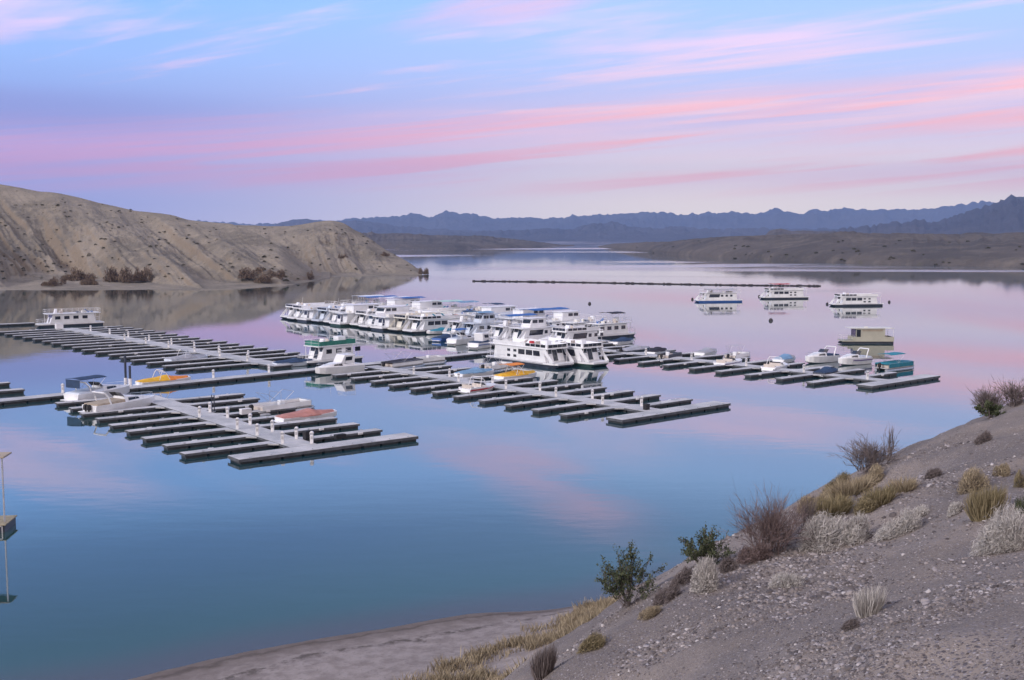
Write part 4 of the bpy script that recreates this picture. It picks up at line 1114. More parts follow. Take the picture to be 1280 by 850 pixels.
# ---- rafted houseboats along the far part of the right hand dock
def gl(x, y, z=0): return dock_h.W(x + 1.0, y, z)
AG = dock_h.ang
RAFT = "houseboats rafted on both sides of the marina dock"
names_front = [
 ("black hulled houseboat at the far left end of the raft with its small rail platform", dict(hull=hullblk, upper="parapet", winset=0)),
 ("white houseboat second from the left end in the front row of the raft", dict(upper="parapet", winset=1, stripe=bluep)),
 ("white houseboat third from the left end in the front row of the raft", dict(upper="parapet", winset=0, front="rail")),
 ("pale blue houseboat fourth from the left end in the front row of the raft", dict(body=gel3, upper="parapet", winset=2)),
 ("white houseboat fifth from the left end in the front row, with swept side wings", dict(upper="parapet", winset=0, stripe=purple)),
 ("white houseboat sixth from the left end in the front row, dark green hull", dict(hull=hullgrn, upper="cabin", winset=1)),
 ("white houseboat seventh from the left with two small square side windows in view", dict(hull=hullgrn, upper="parapet", winset=2)),
 ("white houseboat eighth from the left in the front row with open railed bow deck", dict(upper="cabin", winset=0, front="rail")),
 ("white houseboat ninth from the left in the front row with dark screen band on top", dict(upper="parapet", winset=1)),
 ("cream houseboat tenth from the left in the front row of the raft", dict(body=gel2, upper="parapet", winset=0)),
 ("white houseboat eleventh from the left, just left of the teal covered boat", dict(upper="parapet", winset=0, stripe=purple)),
]
S0 = 6.0; PITCH = 5.75
for i, (lab, kw) in enumerate(names_front):
    L = 15.5 + (i % 3) * 0.5
    houseboat(gl(S0 + PITCH * i, -(1.6 + L / 2) - (0.6 if i % 2 else 0)), AG + (math.pi / 2 if i in (2, 5, 8) else -math.pi / 2), lab, L=L, W=5.15, group=RAFT, seed=i, **kw)
names_back = [
 ("white houseboat with a pillared top deck roof at the far left of the back row", dict(upper="open", canopy=gel, canopy_len=0.5, winset=0)),
 ("white houseboat under a broad royal blue canopy near the back row's left end", dict(upper="open", canopy=blue_c, canopy_len=0.62, winset=1)),
 ("white houseboat under a thin white flat top, third in the back row", dict(upper="open", canopy=gel, canopy_len=0.45, winset=2)),
 ("white houseboat with a navy edged blue canopy, fourth in the back row", dict(upper="cabin", canopy=blue_c, canopy_len=0.42, winset=0)),
 ("white houseboat with dark screened top deck, fifth in the back row", dict(upper="parapet", winset=1)),
 ("white houseboat with upper cabin, sixth in the back row", dict(upper="cabin", winset=0)),
 ("white houseboat with pale mint canopy, seventh in the back row", dict(upper="open", canopy=mint_c, canopy_len=0.4, winset=2)),
 ("white houseboat with low parapet and light blue canopy, eighth in the back row", dict(upper="parapet", winset=0, stripe=bluep, canopy=lblue_c, canopy_len=.35)),
 ("cream houseboat with top seats and gear, ninth in the back row", dict(body=gel2, upper="open", winset=1)),
 ("white houseboat with black framed top, tenth in the back row", dict(upper="open", canopy=navy_c, canopy_len=0.2, winset=0)),
 ("white houseboat with tall upper cabin, eleventh in the back row", dict(upper="cabin", winset=2)),
 ("pale blue houseboat with parapet, twelfth in the back row", dict(body=gel3, upper="parapet", winset=0)),
 ("white houseboat with upper cabin just left of the large blue canopy", dict(upper="cabin", winset=1)),
 ("white houseboat under the large royal blue canopy toward the raft's right end", dict(upper="open", canopy=blue_c, canopy_len=0.68, winset=0)),
]
for i, (lab, kw) in enumerate(names_back):
    L = 15.5 + (i % 4) * 0.6
    houseboat(gl(S0 - 1 + PITCH * i, (1.6 + L / 2)), AG + math.pi / 2, lab, L=L, W=5.2, group=RAFT, seed=50 + i, **kw)
# second half of the front row: smaller and more varied boats
FR = "smaller boats moored in the raft's front row"
speedboat(gl(S0 + PITCH * 11 - 0.6, -11.5), AG - math.pi / 2, "low boat wrapped in bright teal canvas in front of the raft", L=9, W=3.0, cover=teal_c, group=FR)
houseboat(gl(S0 + PITCH * 12 - 0.5, -9.0), AG - math.pi / 2, "low houseboat with dark blue hull and cover beside the teal wrapped boat", L=12, W=4.2, hull=bluep, upper="open", canopy=navy_c, canopy_len=.3, winset=2, group=RAFT, seed=70)
houseboat(gl(S0 + PITCH * 13 - 0.3, -9.5), AG - math.pi / 2, "small pale blue houseboat with square windows in middle of the raft", L=12.5, W=4.2, body=gel3, hull=bluep, canopy=lblue_c, canopy_len=.34, upper="cabin", winset=2, group=RAFT, seed=71)
cabin_cruiser(gl(S0 + PITCH * 14 - 1.0, -9.0), AG - math.pi / 2, "white cabin cruiser with dark cockpit cover between two houseboats of the raft", L=10, W=3.4, cover=navy_c, bridge=True, group=FR)
houseboat(gl(S0 + PITCH * 15 - 1.6, -9.6), AG - math.pi / 2, "pale houseboat under a bright mid blue canopy behind the pair of large houseboats", L=13, W=4.4, canopy=blue_c, upper="open", canopy_len=0.6, winset=0, group=RAFT, seed=72)
houseboat(gl(S0 + PITCH * 16 - 1.4, -9.6), AG - math.pi / 2, "white houseboat hidden partly behind the pair of large houseboats", L=13, W=4.3, upper="cabin", winset=1, group=RAFT, seed=73)
cabin_cruiser(gl(S0 + PITCH * 17 - 1.2, -7.8), AG - math.pi / 2, "cream cruiser with square dark bridge windows behind the pair of houseboats", L=10.5, W=3.6, cover=grey_c, bridge=True, group=FR, arch=False)
# box cabins at the right end of the raft
houseboat(gl(S0 + PITCH * 13.95, 9.8), AG + math.pi / 2, "white houseboat with upper cabin and dark square windows, before the large blue canopy's right end", L=14, W=4.5, upper="cabin", winset=0, group=RAFT, seed=79)
houseboat(gl(S0 + PITCH * 15 + 0.2, 9.5), AG + math.pi / 2, "white box cabin houseboat with dark open porch right of the blue canopy", L=12.5, W=4.3, upper="open", winset=2, front="rail", group=RAFT, seed=80)
houseboat(gl(S0 + PITCH * 16 + 0.6, 11), AG + math.pi / 2, "bright white box cabin houseboat at the raft's right end beside the slips", L=12.0, W=4.3, upper="open", winset=2, front="rail", canopy=black_c, canopy_len=0.35, group=RAFT, seed=81)
houseboat(gl(S0 + PITCH * 18 - 1.4, -8.6), AG - math.pi / 2, "white houseboat with swept wings at the front row's right end, behind the pair", L=12.5, W=4.3, upper="parapet", winset=1, group=RAFT, seed=82)
# dark inflatable / covered boats in the first slips right of the raft
D1 = "covered boats in the slips right of the raft"
c, h, l = between((765, 445), (822, 437)); speedboat(c, h, "grey covered boat with black stern in the slip right of large houseboats", L=9, W=2.7, cover=grey_c, hullmat=hullblk, group=D1, motor=True)
c, h, l = between((757, 433), (800, 427)); speedboat(c, h, "slate covered boat behind the grey covered one beside the raft", L=7.5, W=2.5, cover=navy_c, group=D1)
c, h, l = between((822, 452), (852, 446)); pontoon_boat(c, h, "small dark pontoon boat with motor in a slip of the right hand dock", L=6, W=2.3, cover=None, frame=False, fence=hullblk, group=D1)

# ---- the two large houseboats lying lengthwise at the middle dock
c, h, l = between((607, 449), (689, 463))
n_ = Vector((-math.sin(A_ANG), math.cos(A_ANG), 0))
PAIR = "pair of large houseboats at the middle dock"
houseboat(c + n_ * 2.6 + Vector((.3, 0, 0)), A_ANG, "large white houseboat lengthwise at the middle dock, nearer of the two there", L=17.5, W=4.8, upper="parapet", winset=0, stripe=grey_c, group=PAIR, seed=90)
houseboat(c + n_ * 8.4 + Vector((math.cos(A_ANG), math.sin(A_ANG), 0)) * 3.0, A_ANG, "large white houseboat with glazed bow, farther of the two at the middle dock", L=17.0, W=4.8, hull=hullgrn, upper="parapet", winset=1, group=PAIR, seed=91)

# ---- white houseboat at far left by its own pier
c, h, l = between((50, 409.5), (128, 406.0))
far_n = Vector((-math.sin(h), math.cos(h), 0))
houseboat(c + far_n * 2.0, h + math.pi, "white houseboat alone at far left beyond the empty slips, with rear porch frame", L=14.8, W=4.2, upper="open", winset=2, front="rail", group="houseboats moored on their own", seed=95)

# ---- four houseboats moored out on the lake
OUT = "houseboats moored on their own"
for (x0, x1, y), lab, kw in (
    ((870, 927, 377.5), "white houseboat at anchor with blue hull line, leftmost of three beyond the slips", dict(hull=bluep, upper="open", canopy=grey_c, canopy_len=.66, canopy_h=1.0, winset=1, W=4.4)),
    ((952, 1010, 373.5), "white houseboat at anchor with a red canopy, beside the floating boom's right end", dict(upper="parapet", canopy=red_c, canopy_len=0.38, winset=0)),
    ((1040, 1103, 382.5), "white and grey houseboat at anchor, rightmost of three, with tall whip mast", dict(upper="parapet", winset=0, hull=hullblk, stripe=grey_c))):
    c, h, l = between((x1, y), (x0, y + 0.4))
    houseboat(c + Vector((0, 2, 0)), h + R(4), lab, L=l, group=OUT, seed=int(x0), **kw)

def box_houseboat(loc, heading, label, L=10.3, W=3.6):
    """plain beige cabin on pontoons under a thin flat roof"""
    o = boat_root("houseboat", loc, heading, label, "houseboat", OUT)
    for s in (-1, 1):
        t = MB(); t.loft([[(x, s * W * .34 + r * math.cos(a * math.pi / 4), r * math.sin(a * math.pi / 4) + .05) for a in range(8)] for x, r in ((-L * .5, .38), (L * .40, .38), (L * .5, .12))]); t.build("pontoon", hullblk, o)
    d = MB(); d.box(-L * .5, L * .5, -W / 2, W / 2, 0.42, 0.62); d.build("deck", beige, o)
    sk = MB()
    for s in (-1, 1): sk.box(-L * .5, L * .30, s * (W / 2 - .03) - .03, s * (W / 2 - .03) + .03, 0.62, 1.35)
    sk.box(-L * .5, -L * .5 + .06, -W / 2 + 0.07, W / 2 - 0.07, 0.62, 1.35); sk.build("deck_wall", beige, o)
    c = MB(); c.box(-L * .33, L * .24, -W / 2 + .12, W / 2 - .12, 0.63, 3.0); cab = c.build("cabin", beige, o, bevel=.03)
    for s in (-1, 1): prism_window(cab, -L * .28, L * .12, s * (W / 2 - .12), 2.45, 2.85, mat=tan_c)
    end_window(cab, L * .24, -W / 2 + .3, W / 2 - .3, 1.2, 2.8, 1)
    prism_window(cab, L * .15, L * .23, -(W / 2 - .12), 1.2, 2.8); prism_window(cab, L * .15, L * .23, (W / 2 - .12), 1.2, 2.8)
    r = MB(); r.box(-L * .5, L * .36, -W / 2 - .05, W / 2 + .05, 3.02, 3.12); rf = r.build("roof", gel2, o)
    p = MB()
    for x in (-L * .49, ):
        for s in (-1, 1): p.tube([(x, s * (W / 2 - .1), 0.6), (x, s * (W / 2 - .1), 3.0)], .04, 5)
    p.build("roof_posts", rail, rf)
    v = MB(); v.box(-.3, .3, -.3, .3, 3.12, 3.32); v.build("roof_vent", gel2, rf)
    rail_mb([(L * .26, -W / 2 + .1), (L * .48, -W / 2 + .1), (L * .48, W / 2 - .1), (L * .26, W / 2 - .1)], 0.62, 0.9).build("bow_rail", rail, o)
    return o
c, h, l = between((1117, 429.5), (1053, 429.5))
box_houseboat(c + Vector((0, 1.6, 0)), h, "small beige box cabin houseboat with flat roof, alone on the pink water above the slips", L=l)

# ---- boats in the slips of the lower left dock
c, h, l = between((82, 505), (168, 491)); cabin_cruiser(c, h, "white cruiser with dark blue bimini, farther of two at lower left slips", L=9.8, W=3.0, bimini=navy_c, cover=gel3, arch=True)
c, h, l = between((104, 520), (200, 505)); cabin_cruiser(c, h, "white cruiser with tan cockpit cover and arch, nearer of two at lower left slips", L=9.6, W=3.0, cover=tan_c, arch=True, motors=2)
c, h, l = between((172, 484), (240, 477)); speedboat(c, h, "low white boat under yellow and orange covers behind the cross pier", L=8.2, W=2.4, cover=yel_c, cover2=org_c, tower=rail)
c, h, l = between((205, 455), (264, 449)); speedboat(c, h, "silver blue wake boat in a slip of the upper left dock", L=8.0, W=2.5, cover=grey_c, tower=alu, hullmat=gel3)
c, h, l = between((345, 459), (392, 456)); speedboat(c, h, "dark navy covered boat left of the green roofed houseboat", L=7.0, W=2.4, cover=navy_c, hullmat=gel3)
c, h, l = between((312, 519), (392, 508)); pontoon_boat(c, h, "silver pontoon boat with bare canopy frame at right side of lower left dock", L=8.4, W=2.6, frame=True)
c, h, l = between((348, 530), (422, 521)); speedboat(c, h, "boat under a faded red cover at right side of lower left dock", L=7.6, W=2.5, cover=rust_c)

# ---- around the head of the middle dock
c, h, l = between((390, 459), (462, 451))
GRN = houseboat(c + Vector((-math.sin(h), math.cos(h), 0)) * 3.2, h + math.pi, "white houseboat with dark green roof canopy behind the white cruiser", L=11.5, W=4.0, band=green_c, upper="band", winset=2, front="rail", group="houseboats moored on their own", seed=97)
c, h, l = between((449, 464), (394, 470)); cabin_cruiser(c + Vector((0, .5, 0)), h, "bright white cabin cruiser with bow to the left, moored before the green roofed houseboat", L=8.6, W=3.0, cover=gel, bridge=True, arch=False)
c, h, l = between((472, 463), (534, 455)); pontoon_boat(c, h, "white sided boat under a black cover left of the long grey pier end", L=8.4, W=2.7, cover=black_c, frame=True)
c, h, l = between((577, 493), (622, 486)); speedboat(c, h, "white ski boat with red trim and rails in a slip of the middle dock", L=6.2, W=2.4, stripe=redp, tower=rail)
c, h, l = between((617, 477), (676, 470)); speedboat(c, h, "white boat under a bright yellow cover with orange bimini at the middle dock", L=7.8, W=2.7, cover=yel_c, tower=rail, bimini=org_c)
c, h, l = between((572, 473), (618, 468)); speedboat(c, h, "boat under a pale blue cover left of the yellow covered boat", L=7.0, W=2.5, cover=lblue_c)
c, h, l = between((600, 466), (640, 459)); pontoon_boat(c, h, "white pontoon boat with bare frame behind the yellow covered boat", L=7.0, W=2.5, frame=True)
c, h, l = between((522, 455), (552, 452)); pontoon_boat(c, h, "low white pontoon boat beside the black covered boat", L=6.0, W=2.3, frame=False)

# ---- boats at the right hand dock
c, h, l = between((888, 461), (936, 453)); speedboat(c, h, "white runabout with dark cockpit in a slip of the right hand dock", L=7.0, W=2.4, cover=None, stripe=purple)
c, h, l = between((948, 468), (992, 457)); speedboat(c, h, "white wake boat with white tower facing left on the right hand dock", L=7.2, W=2.6, tower=rail, cover=None, hullmat=gel)
c, h, l = between((1046, 451), (1004, 455)); cabin_cruiser(c, h, "white cruiser with navy cover and small dark bimini behind the right hand dock", L=7.4, W=2.7, cover=navy_c, arch=True)
c, h, l = between((1084, 454), (1048, 457)); cabin_cruiser(c, h, "white cruiser with purple canvas arch next to the teal pontoon boat", L=6.8, W=2.6, cover=gel3, arch=True, stripe=purple)
c, h, l = between((1018, 473), (1050, 466)); speedboat(c, h, "low dark boat in the last slip before the right dock's outer head", L=6.0, W=2.3, cover=navy_c, hullmat=hullblk)
c, h, l = between((1094, 464), (1142, 458)); pontoon_boat(c, h, "teal pontoon boat with teal canopy at the right dock's outer head", L=8.0, W=2.7, canopy=teal_c, fence=teal_c, cover=teal_c)

MIDB = "small boats between the raft and the cross pier's end"
c, h, l = between((560, 432), (598, 427)); cabin_cruiser(c, h, "white cruiser with blue bimini in front of the raft near the cross pier's end", L=8.0, W=2.8, bimini=blue_c, cover=gel3, group=MIDB)
c, h, l = between((586, 437), (628, 431)); cabin_cruiser(c, h, "blue striped white cruiser just left behind the pair of large houseboats", L=8.6, W=2.9, cover=navy_c, stripe=bluep, bridge=True, arch=False, group=MIDB)
c, h, l = between((541, 428), (574, 423)); speedboat(c, h, "navy covered boat with blue hull right under the raft's teal wrapped boat", L=7.4, W=2.6, cover=navy_c, hullmat=bluep, group=MIDB)
c, h, l = between((806, 446), (838, 440)); speedboat(c, h, "dark covered boat with pale bow in a slip near the raft's right end", L=6.4, W=2.4, cover=black_c, group=D1)
c, h, l = between((868, 447), (900, 441)); speedboat(c, h, "grey covered boat on the far side of the right hand dock", L=6.6, W=2.4, cover=grey_c, group=D1)
c, h, l = between((966, 456), (998, 449)); speedboat(c, h, "pale blue covered boat on the far side of the right hand dock", L=6.6, W=2.4, cover=lblue_c, cover2=grey_c, group=D1)
c, h, l = between((906, 452), (936, 446)); pontoon_boat(c, h, "white pontoon boat with bare frame on the right hand dock's far side", L=6.6, W=2.4, frame=True, group=D1)

# ---- mooring buoys and the long floating boom
def buoy(px, py, label, r=0.45):
    p = un(px, py, 0); mb = MB(); n = 10
    mb.loft([[(rr * math.cos(2 * math.pi * k / n), rr * math.sin(2 * math.pi * k / n), z) for k in range(n)] for rr, z in ((r * .55, -.3), (r, 0), (r, .15), (r * .8, .45), (r * .35, .65))])
    o = mb.build("mooring_buoy", boomm, None, smooth=True); o.location = p
    tag(o, label, "buoy", "mooring buoys")
    ring = MB(); ring.tube([(-.12, 0, .62), (-.12, 0, .8), (.12, 0, .8), (.12, 0, .62)], .03, 4); ring.build("ring", alu, o)
buoy(865.5, 374.5, "dark buoy at the bow of the leftmost anchored houseboat")
buoy(949, 371, "dark buoy left of the red canopied houseboat")
buoy(1034, 380.5, "dark buoy at the bow of the rightmost anchored houseboat")
buoy(1111.5, 378, "dark buoy right of the rightmost anchored houseboat")
buoy(963.5, 401, "lone dark buoy in open water below the anchored houseboats", 0.55)
buoy(737, 380, "lone dark buoy above the raft's large blue canopy", 0.5)
def boom():
    p, q = un(591, 351.6, 0), un(1026, 357.8, 0); d = q - p; o = empty("floating_boom", p, math.atan2(d.y, d.x), "long thin black floating boom stretched across the lake behind the marina", "boom")
    L = d.length; pts = []
    for k in range(41): pts.append((L * k / 40, 3.0 * math.sin(k * 0.16) , 0.12))
    mb = MB(); mb.tube(pts, 0.36, 6); mb.build("boom_line", boomm, o)
    for k in range(70):
        t = (k + 0.5 + random.uniform(-.5, .5)) / 70; x = L * t; y = 3.0 * math.sin(t * 40 * 0.16)
        b = MB(); r = random.uniform(.26, .58); l2 = random.uniform(.5, 1.3); b.loft([[(x + s * l2, y + rr * math.cos(a * math.pi / 3), 0.2 + rr * math.sin(a * math.pi / 3)) for a in range(6)] for s, rr in ((-1, r * .5), (-.8, r), (.8, r), (1, r * .5))])
        b.build("boom_float", boomm, o)
boom()

# ---- twin steel piles with white sleeves beside the cruisers
for k, (px, py, hh, lab) in enumerate(((157.5, 485.5, 4.6, "taller dark steel pile with white base beside the white cruisers"), (163, 486.5, 3.3, "shorter dark steel pile with white base beside the white cruisers"))):
    p = un(px, py, 0); o = empty("mooring_pile", p, 0, lab, "pile", "steel piles at the cross pier")
    a = MB(); a.cyl(0, 0, -1, hh, 0.17, 10); a.build("pile_shaft", hullblk, o); b = MB(); b.cyl(0, 0, 0.3, 1.5, 0.24, 12); b.build("sleeve", rail, o)
for k, (px, py) in enumerate(((265, 514), (268, 514.6))):
    p = un(px, py, DECK); o = empty("gate_post", p, 0, "%s thin dark post standing on the lower left dock's walkway" % ("left" if k == 0 else "right"), "post", "pair of thin posts on the dock")
    a = MB(); a.cyl(0, 0, 0, 2.0, 0.06, 8); a.build("shaft", hullblk, o); b = MB(); b.box(-.12, .12, -.12, .12, 0, .06); b.build("base_plate", alu, o)
def dock_box(px, py, label, w=1.3, d=0.6, h=0.65, m=None):
    p = un(px, py, DECK); o = empty("dock_box", p, B_ANG, label, "dock box", "storage boxes on the docks")
    a = MB(); a.box(-w / 2, w / 2, -d / 2, d / 2, 0, h - .08); a.build("box_body", m or rail, o, bevel=.03)
    l = MB(); l.prism_y([(-w / 2 - .03, h - .08), (w / 2 + .03, h - .08), (w / 2 - .05, h), (-w / 2 + .05, h)], -d / 2 - .03, d / 2 + .03); l.build("lid", m or rail, o)
dock_box(307, 517.5, "white storage box on the lower left dock beside the pontoon boat")
dock_box(384.5, 549, "small black box at the outer head of the lower left dock", 0.8, 0.6, 0.9, rubber)
dock_box(74, 410.5, "white and black box on the walkway below the far left houseboat", 1.6, 1.0, 1.1)
dock_box(808, 512, "small black box at the outer head of the middle dock", 0.7, 0.5, 0.7, rubber)
dock_box(425, 548, "dark gear box on the first right finger of the lower left dock", 1.2, 0.5, 0.45, rubber)

# ---- lone float with a post and roof edge at the left border
def lone():
    p = un(-25, 661, 0); o = empty("swim_float", p, R(8), "small wooden float with a tall thin post and pale roof edge at the left border", "float")
    wood = mat_simple("old_planks", (0.33, 0.30, 0.22), 0.85, var=0.35, scale=4, bump=.4)
    d = MB()
    for k in range(9): d.box(-2.2, 2.2, -1.4 + k * .31, -1.4 + k * .31 + .28, 0.52, 0.60)
    d.build("plank_deck", wood, o); f = MB(); f.box(-2.1, 2.1, -1.3, 1.3, -0.3, 0.5); f.build("float", hullblk, o)
    for x, y in ((1.9, -0.6), (-1.7, 0.9)): t = MB(); t.tube([(x, y, .55), (x, y, 5.3)], (.065), 6); t.build("post", alu, o)
    r = MB(); r.box(-2.6, 2.12, -0.9, 1.0, 5.3, 5.42); r.build("roof", tan_c, o, bevel=.03)
    b = MB(); b.box(1.9, 1.98, -1.36, -1.30, 0.0, 0.5); b.box(1.5, 1.98, -1.36, -1.30, 0.42, 0.5); b.build("bracket", alu, o)
lone()

# ================================================================== VEGETATION AND STONES
from mathutils.bvhtree import BVHTree
def mat_plant(name, a, b, rough=0.9):
    m = bpy.data.materials.new(name); m.use_nodes = True
    t = m.node_tree; g = G(t); bs = t.nodes["Principled BSDF"]
    ri = g.n("ShaderNodeNewGeometry").outputs["Random Per Island"]
    t.links.new(g.mix(ri, a + (1,), b + (1,)), bs.inputs["Base Color"]); bs.inputs["Roughness"].default_value = rough
    bs.inputs["Specular IOR Level"].default_value = 0.15
    return m
pale_m = mat_plant("pale_dry_foliage", (0.30, 0.285, 0.28), (0.60, 0.58, 0.56))
tan_m = mat_plant("tan_dry_grass", (0.20, 0.165, 0.115), (0.42, 0.36, 0.26))
straw_m = mat_plant("olive_straw", (0.12, 0.105, 0.06), (0.32, 0.27, 0.17))
twig_m = mat_plant("grey_twigs", (0.09, 0.075, 0.075), (0.22, 0.19, 0.19))
red_m = mat_plant("reddish_twigs", (0.10, 0.072, 0.072), (0.22, 0.17, 0.168))
leaf_m = mat_plant("creosote_leaves", (0.035, 0.05, 0.03), (0.11, 0.125, 0.07))
hshrub_m = mat_plant("hill_shrub_leaves", (0.04, 0.042, 0.025), (0.13, 0.12, 0.075))
tamar_m = mat_plant("tamarisk_foliage", (0.085, 0.068, 0.052), (0.24, 0.18, 0.14))

def ground_px(px, py):
    """where the sight line through a pixel meets the foreground hillside"""
    a = (px - 640) / F; b = (425 - py) / F
    d = np.array([a, b * ST + CT, b * CT - ST])
    t = np.linspace(4, 110, 3000)
    z = EYE + d[2] * t; g_ = tz(d[0] * t, d[1] * t)
    i = np.argmax(z < g_)
    return Vector((d[0] * t[i], d[1] * t[i], float(g_[i])))
def blades_obj(name, B, T, w, mat, parent=None, droop=0.0):
    """thin tapered two-segment blades from base points B to tips T"""
    n = len(B); D = T - B; L = np.linalg.norm(D, axis=1, keepdims=True) + 1e-6
    side = np.cross(D / L, rng.normal(size=(n, 3))); side /= np.linalg.norm(side, axis=1, keepdims=True) + 1e-6
    w = np.broadcast_to(np.asarray(w, float).reshape(-1, 1), (n, 1))
    M = B + D * 0.55 + rng.normal(size=(n, 3)) * L * 0.05; Tp = T.copy(); Tp[:, 2] -= droop * L[:, 0]
    V = np.stack([B - side * w / 2, B + side * w / 2, M + side * w * .42, M - side * w * .42, Tp], 1).reshape(-1, 3)
    k = np.arange(n)[:, None] * 5
    me = bpy.data.meshes.new(name)
    me.vertices.add(len(V)); me.vertices.foreach_set("co", V.reshape(-1).astype(np.float32))
    loops = np.concatenate([k + np.array([[0, 1, 2, 3]]), k + np.array([[3, 2, 4]])], 1).reshape(-1)
    me.loops.add(len(loops)); me.loops.foreach_set("vertex_index", loops.astype(np.int32))
    st = (np.arange(n)[:, None] * 7 + np.array([[0, 4]])).reshape(-1); tot = np.tile([4, 3], n)
    me.polygons.add(2 * n); me.polygons.foreach_set("loop_start", st.astype(np.int32)); me.polygons.foreach_set("loop_total", tot.astype(np.int32))
    me.update(calc_edges=True); me.materials.append(mat)
    o = bpy.data.objects.new(name, me); COL.objects.link(o)
    if parent: o.parent = parent
    return o
def dome_dirs(n, flat=0.75, up=0.0):
    a = rng.uniform(0, 2 * np.pi, n); c = rng.uniform(up, 1, n) ** flat; s = np.sqrt(1 - c ** 2)
    return np.stack([np.cos(a) * s, np.sin(a) * s, c], 1)
def local_ground(root, P):
    """lift local points so that z=0 follows the hillside under them"""
    x = P[:, 0] + root.location.x; y = P[:, 1] + root.location.y
    return tz(x, y) - root.location.z
def round_shrub(px, py, wid_px, h_px, label, mat=None, n=2600, lobes=5, cat="shrub", name="desert_shrub", group="pale rounded shrubs on the gravel slope", stems=True):
    p = ground_px(px, py + h_px * 0.5); sc = (p - cam.location).length / F
    R_ = wid_px * sc / 2; H_ = h_px * sc
    o = empty(name, p, 0, label, cat, group)
    B, T = [], []
    for l in range(lobes):
        c = np.array([rng.uniform(-.5, .5) * R_, rng.uniform(-.5, .5) * R_, 0]); r = R_ * rng.uniform(.45, .72); h = H_ * rng.uniform(.6, 1.05)
        m = 2 * n // lobes; d = dome_dirs(m, 0.9)
        rad = rng.uniform(0.72, 1.06, m)[:, None]
        tip = c + d * np.array([r, r, h]) * rad; short = rng.normal(size=(m, 3)) * r * .12
        base = c + d * np.array([r, r, h]) * rad * rng.uniform(.70, .92, m)[:, None] + short
        base += rng.normal(size=base.shape) * r * 0.04; tip += rng.normal(size=tip.shape) * r * 0.07
        B.append(base); T.append(tip)
    B = np.concatenate(B); T = np.concatenate(T)
    gz = local_ground(o, T); T[:, 2] = np.maximum(T[:, 2] + gz, gz + 0.02); gz = local_ground(o, B); B[:, 2] = np.maximum(B[:, 2] + gz, gz)
    blades_obj("foliage", B, T, sc * rng.uniform(.28, .62, len(B)), mat or pale_m, o)
    if stems:
        m = 90; d = dome_dirs(m, 0.8, 0.15); T2 = d * np.array([R_ * .8, R_ * .8, H_ * .9]); B2 = T2 * 0.04; B2[:, 2] -= 0.03
        gz = local_ground(o, T2); T2[:, 2] += gz * .7
        blades_obj("stems", B2, T2, sc * 0.9, twig_m, o)
    return o
def twig_bush(px, py, wid_px, h_px, label, mat, n=60, group="bare twiggy bushes", seed=0, lean=0.0):
    """many thin branching stems"""
    rr = np.random.default_rng(seed)
    p = ground_px(px, py + h_px * 0.45); sc = (p - cam.location).length / F
    R_ = wid_px * sc / 2; H_ = h_px * sc
    o = empty("bare_bush", p, 0, label, "bush", group)
    B, T, Wd = [], [], []
    for i in range(n):
        b = np.array([rr.uniform(-.35, .35) * R_, rr.uniform(-.35, .35) * R_, -0.03]); a = rr.uniform(0, 6.28)
        out = rr.uniform(.1, 1.0); d = np.array([math.cos(a) * out * R_ * .8 + lean * R_, math.sin(a) * out * R_ * .8, H_ * rr.uniform(.55, 1.0) * (1 - .25 * out)])
        t = b + d * .55; B.append(b); T.append(t); Wd.append(sc * .9)
        for k in range(4):
            s0 = b + d * rr.uniform(.3, .55); dd = d * .4 + rr.normal(size=3) * np.array([R_, R_, H_ * .5]) * .22; t2 = s0 + dd
            B.append(s0); T.append(t2); Wd.append(sc * .55)
            for q in range(4):
                s1 = s0 + dd * rr.uniform(.3, 1); t3 = s1 + dd * rr.uniform(.2, .5) + rr.normal(size=3) * np.array([R_, R_, H_ * .6]) * .09
                B.append(s1); T.append(t3); Wd.append(sc * .36)
    B = np.array(B); T = np.array(T); Wd = np.array(Wd)
    k = np.arange(len(B)) % 21 == 0
    blades_obj("stems", B[k], T[k], Wd[k], mat, o); blades_obj("twigs", B[~k], T[~k], Wd[~k], mat, o)
    return o
def leafy_bush(px, py, wid_px, h_px, label, n_st=34, seed=0, group="green creosote bushes"):
    rr = np.random.default_rng(seed)
    p = ground_px(px, py + h_px * 0.45); sc = (p - cam.location).length / F
    R_ = wid_px * sc / 2; H_ = h_px * sc
    o = empty("creosote_bush", p, 0, label, "bush", group)
    B, T, LB, LT = [], [], [], []
    for i in range(n_st):
        b = np.array([rr.uniform(-.15, .15) * R_, rr.uniform(-.15, .15) * R_, -0.03]); a = rr.uniform(0, 6.28); out = rr.uniform(.1, 1.0)
        d = np.array([math.cos(a) * out * R_, math.sin(a) * out * R_, H_ * (1 - .45 * out) * rr.uniform(.6, 1.05)])
        B.append(b); T.append(b + d)
        for k in range(5):
            s0 = b + d * rr.uniform(.35, .95); t = s0 + d * .16 + rr.normal(size=3) * np.array([R_, R_, H_ * .7]) * .10
            B.append(s0); T.append(t)
            m = rr.integers(16, 34); c = s0 + (t - s0) * rr.uniform(0.2, 1.1, m)[:, None] + rr.normal(size=(m, 3)) * R_ * .035
            LB.append(c); LT.append(c + rr.normal(size=(m, 3)) * sc * 1.3 + np.array([0, 0, sc * .8]))
    blades_obj("stems", np.array(B), np.array(T), sc * .9, twig_m, o)
    LB = np.concatenate(LB); LT = np.concatenate(LT)
    blades_obj("foliage", LB, LT, sc * 1.3, leaf_m, o)
    return o
